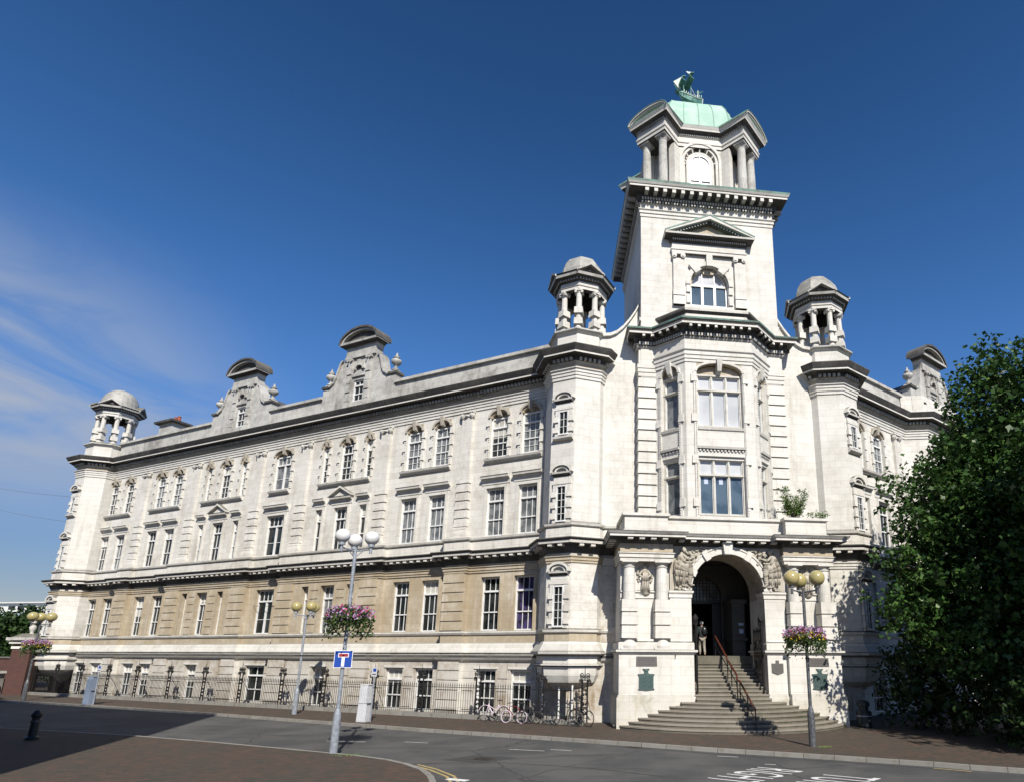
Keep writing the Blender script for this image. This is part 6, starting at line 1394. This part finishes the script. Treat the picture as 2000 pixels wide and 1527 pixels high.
# ================= trees and plants =================
def leaves(n, blobs, size, mat, name, parent, seed, flat=.35, shell=.55, star=False):
    """leaf-sized faces gathered in twigs spread through ellipsoid clumps"""
    rd = random.Random(seed); vs = []; fs = []
    tot = sum(b[1][0] * b[1][1] * b[1][2] for b in blobs) ** 1.0
    for c, rad in blobs:
        cnt = int(n * (rad[0] * rad[1] * rad[2]) / tot); tw = max(1, cnt // 9)
        for t in range(tw):
            while True:
                p = Vector((rd.uniform(-1, 1), rd.uniform(-1, 1), rd.uniform(-1, 1)))
                L = p.length
                if L <= 1 and (L > shell or rd.random() < .22): break
            jag = 1 + .22 * sin(p.x * 7 + seed) * cos(p.z * 6 + c[0]); q = Vector((c[0] + p.x * rad[0] * jag, c[1] + p.y * rad[1] * jag, c[2] + p.z * rad[2] * jag))
            td = (p + Vector((rd.uniform(-.7, .7), rd.uniform(-.7, .7), rd.uniform(-.2, .5)))).normalized()
            for k in range(9):
                o = q + td * (k * size * .55) + Vector((rd.gauss(0, 1), rd.gauss(0, 1), rd.gauss(0, 1))) * size * .75
                nrm = Vector((rd.uniform(-1, 1), rd.uniform(-1, 1), rd.uniform(-.1, 1.3))).normalized(); u = nrm.orthogonal().normalized(); u = (u * cos(rd.uniform(0, 6.28)) + nrm.cross(u) * sin(rd.uniform(0, 6.28))).normalized(); v = nrm.cross(u); s = size * rd.uniform(.6, 1.25); b0 = len(vs)
                if star:
                    vs += [o - u * s * .8, o + v * s * .75 - u * s * .1, o + v * s * .28 + u * s * .25, o + u * s * .95, o - v * s * .28 + u * s * .25, o - v * s * .75 - u * s * .1]
                    fs.append((b0, b0 + 1, b0 + 2, b0 + 3, b0 + 4, b0 + 5))
                else:
                    vs += [o - u * s, o + v * s * .5, o + u * s, o - v * s * .5]; fs.append((b0, b0 + 1, b0 + 2, b0 + 3))
    me = bpy.data.meshes.new(name); me.from_pydata([tuple(x) for x in vs], [], fs); me.materials.append(M[mat]); me.update()
    o = bpy.data.objects.new(name, me); col.objects.link(o); o.parent = parent; return o
def limbs(parent, base, tips, r0, name='trunk'):
    m = MB(); b = Vector(base)
    for t in tips:
        t = Vector(t); mid = b.lerp(t, .5) + Vector((0, 0, .4)); m.tube(b, mid, r0, 'bark', 8, r0 * .6); m.tube(mid, t, r0 * .6, 'bark', 6, r0 * .15)
    o = m.obj(name, parent); return o
T0 = empty('plane_tree', (10.6, -3.4, 0)); tag(T0, 'large dense green broadleaf tree filling the right side before the right wing', 'tree')
rd = random.Random(11); bl = []
core = [((12.6, -3.0, 12.8), (2.9, 2.8, 3.6)), ((12.0, -2.6, 9.6), (3.6, 3.2, 3.2)), ((11.0, -3.4, 6.2), (4.4, 3.4, 2.9)), ((14.8, -2.8, 11.5), (3.6, 3.2, 4.6)), ((16.0, -2.6, 7.2), (4.5, 3.6, 4.5)), ((10.4, -4.2, 3.8), (3.8, 3.0, 2.0)), ((14.2, -4.0, 3.6), (4.4, 3.2, 2.4))]
outer = [((11.2, -3, 15.4), (.7, .8, 1.1)), ((12.0, -3, 16.4), (.6, .7, 1.0)), ((13.3, -3, 16.2), (.9, .9, 1.1)), ((14.6, -3, 16.2), (1.1, 1.0, 1.2)), ((16.2, -3, 15.6), (1.4, 1.2, 1.3)), ((10.5, -3, 13.9), (.9, .9, .8)), ((10.2, -3, 12.5), (1.0, 1.0, .7)), ((9.6, -3, 11.3), (1.2, 1.1, .8)),
         ((8.5, -3.0, 10.6), (1.0, 1.0, .7)), ((7.0, -3.0, 10.4), (.9, .7, .45)), ((6.4, -3.1, 9.6), (.65, .6, .35)), ((7.3, -3.2, 8.9), (1.2, 1.1, .8)), ((8.2, -3.3, 7.6), (1.2, 1.2, .9)), ((6.9, -3.2, 6.6), (1.1, 1.1, .6)), ((5.7, -3.2, 6.9), (.7, .6, .3)), ((6.4, -3.6, 5.2), (1.2, 1.1, .7)), ((5.4, -3.4, 5.2), (.6, .6, .35)), ((6.0, -4.0, 4.2), (.7, .8, .45)), ((8.0, -5.0, 3.2), (1.6, 1.4, 1.0)),
         ((9.4, -3.6, 9.3), (1.5, 1.5, 1.2)), ((8.4, -3.2, 9.6), (1.3, 1.3, 1.1)), ((7.8, -3.3, 8.2), (1.3, 1.3, 1.0)), ((7.6, -3.4, 6.0), (1.3, 1.3, 1.2)), ((9.8, -3.2, 10.6), (1.2, 1.2, 1.0)), ((7.2, -4.2, 4.6), (1.2, 1.1, .9)), ((10.0, -5.4, 9.0), (1.5, 1.1, 1.2)), ((12.0, -5.6, 11.2), (1.5, 1.1, 1.3)), ((10.8, -6.2, 7.0), (1.5, 1.0, 1.1)), ((13.4, -5.8, 8.8), (1.6, 1.1, 1.3)), ((12.6, -6.4, 5.2), (1.8, 1.1, 1.2)), ((8.8, -5.8, 5.6), (1.4, 1.0, .9))]
leaves(52000, core, .14, 'leaf', 'crown', T0, 3, star=True, shell=.7).location = -Vector(T0.location)
leaves(24000, [(c, (r[0] * .85, r[1] * .75, r[2] * .85)) for c, r in core] + [((7.4, -1.6, 3.6), (1.0, .9, 1.6)), ((8.6, -2.6, 3.0), (2.0, 1.8, 2.6)), ((8.4, -2.8, 6.4), (1.7, 1.5, 1.6)), ((9.2, -2.8, 8.8), (1.4, 1.3, 1.4))], .22, 'leaf_dark', 'crown', T0, 5, shell=.0).location = -Vector(T0.location)  # inner leaves coloured darker, painting shade inside the crown
leaves(26000, [((10.3, -8.0, 9.6), (1.7, 1.3, 2.4)), ((12.4, -8.2, 9.0), (2.2, 1.6, 2.6)), ((15.0, -8.4, 9.4), (2.6, 1.6, 3.0)), ((9.9, -7.4, 6.2), (1.3, 1.0, 1.6))], .17, 'leaf', 'crown', T0, 8, shell=.1, star=True).location = -Vector(T0.location)  # unseen clumps added off to the right to shade the lower crown
leaves(21000, outer, .13, 'leaf', 'crown', T0, 4, shell=.15, star=True).location = -Vector(T0.location)
t_ = MB(); t_.lathe((10.6, -3.4), [(.5, -.1), (.38, .4), (.32, 3), (.27, 5.5)], 12, 'bark'); o = t_.obj('trunk', T0); o.location = -Vector(T0.location)
o = limbs(T0, (10.6, -3.4, 5.0), [(7.4, -3.1, 10.0), (10.6, -3, 13.5), (12.2, -3.1, 15.9), (14.6, -3, 15), (16, -2.8, 9), (6.4, -3.3, 6.6), (11.8, -5.4, 10.4)], .2, 'limb'); o.location = -Vector(T0.location)
T1 = empty('plane_tree', (12.8, -13.6, 0)); tag(T1, 'added unseen broadleaf tree off to the right, put in to shade the first', 'tree')  # tree added out of view for the shade it throws
leaves(16000, [((12.8, -13.6, 9.5), (4.4, 4.0, 4.2)), ((14.5, -12, 8), (3.5, 3.5, 3.4)), ((11.2, -12.4, 8.0), (2.6, 3.0, 3.0))], .26, 'leaf', 'crown', T1, 15, shell=.1).location = -Vector(T1.location)
t_ = MB(); t_.lathe((12.8, -13.6), [(.45, -.1), (.34, .4), (.28, 3), (.2, 8)], 10, 'bark'); o = t_.obj('trunk', T1); o.location = -Vector(T1.location)
# dark evergreen mass under the tree
def bush(name, pos, blobs, n, size, mat, lab, cat='shrub', grp=None, seed=1, stem=True):
    r = empty(name, pos); tag(r, lab, cat, grp); leaves(n, blobs, size, mat, 'foliage', r, seed).location = -Vector(pos)
    if stem:
        o = limbs(r, pos, [b[0] for b in blobs], .05, 'stem'); o.location = -Vector(pos)
    return r
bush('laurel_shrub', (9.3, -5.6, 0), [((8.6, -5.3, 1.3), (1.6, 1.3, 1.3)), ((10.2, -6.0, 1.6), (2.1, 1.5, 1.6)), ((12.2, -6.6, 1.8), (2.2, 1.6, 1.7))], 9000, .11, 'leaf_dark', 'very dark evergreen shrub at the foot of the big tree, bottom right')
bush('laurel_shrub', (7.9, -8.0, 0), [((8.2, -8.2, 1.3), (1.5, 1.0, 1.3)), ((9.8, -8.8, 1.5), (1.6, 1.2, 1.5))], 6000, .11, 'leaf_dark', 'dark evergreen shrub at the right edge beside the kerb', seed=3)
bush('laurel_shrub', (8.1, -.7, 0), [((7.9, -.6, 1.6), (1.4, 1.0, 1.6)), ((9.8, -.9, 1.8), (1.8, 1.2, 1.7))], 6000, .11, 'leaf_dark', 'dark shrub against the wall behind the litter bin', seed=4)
# self-sown bush on the porch roof
r = empty('buddleia_bush', (3.5, .5, 9.3)); tag(r, 'wild green bush growing on top of the porch, right of the bay window', 'bush'); rd = random.Random(2)
st = MB(); tips = []
for i in range(26):
    a = rd.uniform(0, 2 * pi); L = rd.uniform(.5, 1.75) * (1 if abs(cos(a)) < .8 else .8); e = Vector((3.42 + .55 * cos(a) * L * .75, .5 + .45 * sin(a), 9.3 + L)); st.tube((3.45 + rd.uniform(-.2, .2), .5, 9.2), e, .014, 'bark', 4, .005); tips.append(e)
for x in (4.2, 4.5, 4.7): e = Vector((x + .1, .4, 9.65)); st.tube((x, .4, 9.3), e, .01, 'bark', 4); tips.append(e)
o = st.obj('stem', r); o.location = -Vector(r.location)
bl = []
for e in tips:
    b0 = Vector((3.45, .5, 9.2))
    for t in (.45, .7, .95): c = b0.lerp(e, t) if e.x < 4.2 else e - Vector((0, 0, .1)); bl.append((tuple(c), (.13, .13, .11)))
leaves(3200, bl, .05, 'leaf_shrub', 'foliage', r, 9, shell=.1).location = -Vector(r.location)
# weeds at the lamp foot and kerb
def tuft(x, y, n, lab, w=.25):
    m = MB(); rd = random.Random(int(x * 7))
    for i in range(n):
        a = rd.uniform(0, 6.28); q = rd.random() * w; p = Vector((x + q * cos(a), y + q * sin(a) * .5, 0)); h = rd.uniform(.02, .05); d = Vector((rd.uniform(-.04, .04), rd.uniform(-.04, .04), h)); s = Vector((.012, 0, 0)); m.add([p - s, p + s, p + d], [(0, 1, 2)], 'leaf_shrub')
    tag(m.obj('weed_tuft', recalc=False), lab, 'weeds', kind='stuff')
tuft(1.35, -5.75, 160, 'bright green weeds growing beside the foot of the right street lamp'); tuft(-14.0, -5.95, 70, 'green weeds along the kerb beside the left street lamp', .5)

# ================= left background =================
g = empty('brick_gate_pier', (-46.9, 25.4, 0)); tag(g, 'red brick gate pier with a white stone cap at the far left', 'gate pier')
m = MB(); m.box(WORLD, -.62, .62, -.6, .6, 0, 3.3, 'brick'); m.obj('shaft', g); m = MB(); m.box(WORLD, -.68, .68, -.66, .66, 3.3, 3.48, 'stone'); m.box(WORLD, -.6, .6, -.6, .6, 3.48, 3.66, 'brick'); m.box(WORLD, -.8, .8, -.78, .78, 3.66, 3.8, 'grey'); m.box(WORLD, -.66, .66, -.64, .64, 3.8, 3.92, 'brick'); m.box(WORLD, -.95, .95, -.92, .92, 3.92, 4.12, 'grey'); m.box(WORLD, -.8, .8, -.8, .8, 4.12, 4.42, 'grey', taper=.45); m.obj('cap', g)
m = MB(); m.lathe((0, 0), [(.16, 4.4), (.1, 4.5), (.2, 4.75), (.22, 4.9), (.13, 5.05), (.08, 5.1), (.16, 5.22), (.14, 5.35), (.03, 5.42)], 12, 'stone'); m.obj('finial', g)
g = empty('boundary_wall', (-56, 27.5, 0)); tag(g, 'low red brick wall with pale coping left of the gate pier', 'wall')
m = MB(); m.box(WORLD, -12, 8.2, -.3, .3, 0, 2.6, 'brick'); m.obj('brickwork', g); m = MB(); m.box(WORLD, -12, 8.2, -.4, .4, 2.6, 2.72, 'dark'); m.obj('coping', g)
g = empty('boundary_wall', (-45.5, 27.5, 0)); tag(g, 'dark recessed brick wall between the gate pier and the left turret', 'wall')
m = MB(); m.box(WORLD, -1.0, 3.5, 0, .4, 0, 3.0, 'brick'); m.obj('brickwork', g)
g = empty('stone_pedestal', (-49.6, 26.0, 0)); tag(g, 'square white stone plinth standing before the brick gate pier', 'plinth')
m = MB(); m.box(WORLD, -.7, .7, -.5, .5, 0, 1.5, 'stone'); m.obj('block', g); m = MB(); m.box(WORLD, -.78, .78, -.58, .58, 1.5, 1.68, 'stone', taper=.06); m.obj('cap', g)
for i, (x, y, z, rx, rz, n_) in enumerate([(-54.5, 36, 3.8, 3.4, 2.6, 4500), (-60, 38, 3.3, 3.6, 2.6, 4500), (-50.5, 37, 4.2, 2.4, 2.6, 3500), (-66, 42, 3.8, 4.5, 3.2, 3500)]):
    r = empty('garden_tree', (x, y, 0)); tag(r, ['dark green tree behind the brick gate pier', 'dark green tree above the low brick wall at the left edge', 'dark tree showing between the gate pier and the stone building', 'dark tree furthest left behind the brick wall'][i], 'tree', 'trees behind the brick wall at the left')
    leaves(n_ * 2, [((x, y, z), (rx, rx * .8, rz)), ((x + rx * .5, y, z + rz * .5), (rx * .5, rx * .5, rz * .5)), ((x - rx * .5, y, z + rz * .35), (rx * .5, rx * .5, rz * .5))], .22, 'leaf_dark', 'crown', r, 20 + i).location = (-x, -y, 0)
    t = MB(); t.lathe((0, 0), [(.3, 0), (.2, 2), (.12, 3.6)], 8, 'bark'); t.obj('trunk', r)
g = empty('distant_building', (-108, 98, 0)); tag(g, 'low white and pale blue flat-roofed building in the distance at the left', 'building')
F = Fr(-.96, .28, -.28, -.96, -92, 92)
def bx(s0, s1, k0, k1, z0, z1, mt, nm, par=None): m = MB(); m.box(F, s0, s1, k0, k1, z0, z1, mt); o = m.obj(nm, par or g); o.location = -Vector(g.location) if par is None else (0, 0, 0); return o
M['paleblue'] = simple('pale_blue_cladding', (.38, .46, .56), .5); M['offwhite'] = simple('off_white_render', (.62, .61, .57), .7)
bx(-4, 60, -10, 0, 0, 8.7, 'brick', 'wall'); bx(-4.2, 60, -10, .3, 8.7, 9.9, 'paleblue', 'fascia'); up = bx(2, 60, -10, -1.2, 9.9, 11.7, 'offwhite', 'upper_wall'); bx(1.4, 60.4, -10, -.7, 11.7, 11.9, 'offwhite', 'roof')
for i in range(3):
    m = MB(); m.box(F, 8.6 + i * 2.0, 10.0 + i * 2.0, -1.22, -1.12, 10.6, 11.2, 'glass'); o = m.obj('window', g); o.location = -Vector(g.location)
for s in (21, 29): m = MB(); m.box(F, s, s + .9, -1.22, -1.12, 10.4, 11.2, 'glass'); o = m.obj('window', g); o.location = -Vector(g.location)
# the office block across the street, out of frame: it throws the big shadow on the road
g = empty('office_block', (-19.8, -18, 0)); tag(g, 'plain brick office block across the street whose shadow falls on the road', 'building')
F = Fr(-cD, sD, -sD, -cD, -19.86, -18.0)
hgt = 24.2
m = MB(); m.box(F, 0, 26, .0, 14, -.1, hgt, 'brick'); m.box(F, -.05, 26.05, -.05, 14, hgt, hgt + .25, 'grey'); o = m.obj('wall', g); o.location = -Vector(g.location)
for i in range(6):
    for j in range(5): m = MB(); s = 2 + i * 4; z = 1.2 + j * 4.5; m.box(F, s, s + 2, -.03, .05, z, z + 2, 'glass'); o = m.obj('window', g); o.location = -Vector(g.location)
# bollards in the shadow, foreground left
def bollard(x, y, lab):
    g = empty('bollard', (x, y, 0)); tag(g, lab, 'bollard', 'dark bollards in the shadow'); m = MB(); m.lathe((0, 0), [(.2, 0), (.2, .08), (.14, .14), (.12, .75), (.16, .8), (.16, .88), (.1, .98), (.03, 1.02)], 14, 'bin'); m.obj('post', g); m = MB(); m.lathe((0, 0), [(.165, .6), (.165, .66)], 14, 'galv_dark'); m.obj('band', g)
bollard(-26.2, -1.3, 'dark bollard in the road shadow, right of the other one at the left edge'); bollard(-26.6, -2.6, 'dark bollard half out of frame at the left edge')
# parked car just entering the frame
g = empty('parked_car', (-46.0, 20.2, -.12)); tag(g, 'dark red car whose rear just shows at the left edge', 'car')
Fc = Fr(cD, -sD, sD, cD); m = MB()
pts = [(-2.1, .35), (2.1, .35), (2.15, .75), (2.0, .98), (1.35, 1.02), (.75, 1.42), (-.9, 1.45), (-1.7, 1.05), (-2.1, .9)]
M['carred'] = simple('dark_red_car_paint', (.03, .006, .007), .3, .2, coat=.3)
m.plate(Fc, pts, -.8, .8, 'carred'); m.obj('body', g); m = MB(); m.plate(Fc, [(-1.5, 1.02), (1.2, 1.02), (.7, 1.36), (-.85, 1.39)], -.81, .81, 'glass'); m.obj('side_window', g)
for sx in (-1.3, 1.35):
    for sy in (-.72, .72): m = MB(); m.tube(Fc(sx, sy - .1, .33), Fc(sx, sy + .1, .33), .33, 'rubber', 18); wo = m.obj('wheel', g); m = MB(); m.tube(Fc(sx, sy - .105, .33), Fc(sx, sy + .105, .33), .2, 'chrome', 12); m.obj('rim', wo)
for sy in (-.6, .6): m = MB(); m.box(Fc, 2.08, 2.15, sy - .12, sy + .12, .74, .88, 'carred'); m.obj('tail_light', g)
# telephone wires to the far turret
m = MB()
for (a, b_, sag) in (((-45.9, 26.9, 15.4), (-78, 45, 22.4), .5), ((-45.9, 26.9, 13.3), (-78, 45, 21.9), 1.0)):
    a = Vector(a); b_ = Vector(b_); m.path([a.lerp(b_, t / 14) - Vector((0, 0, sag * 4 * (t / 14) * (1 - t / 14))) for t in range(15)], .016, 'wire', 4)
tag(m.obj('overhead_wire'), 'two thin overhead wires running from the left turret out of frame', 'cable')
bpy.context.view_layer.update()
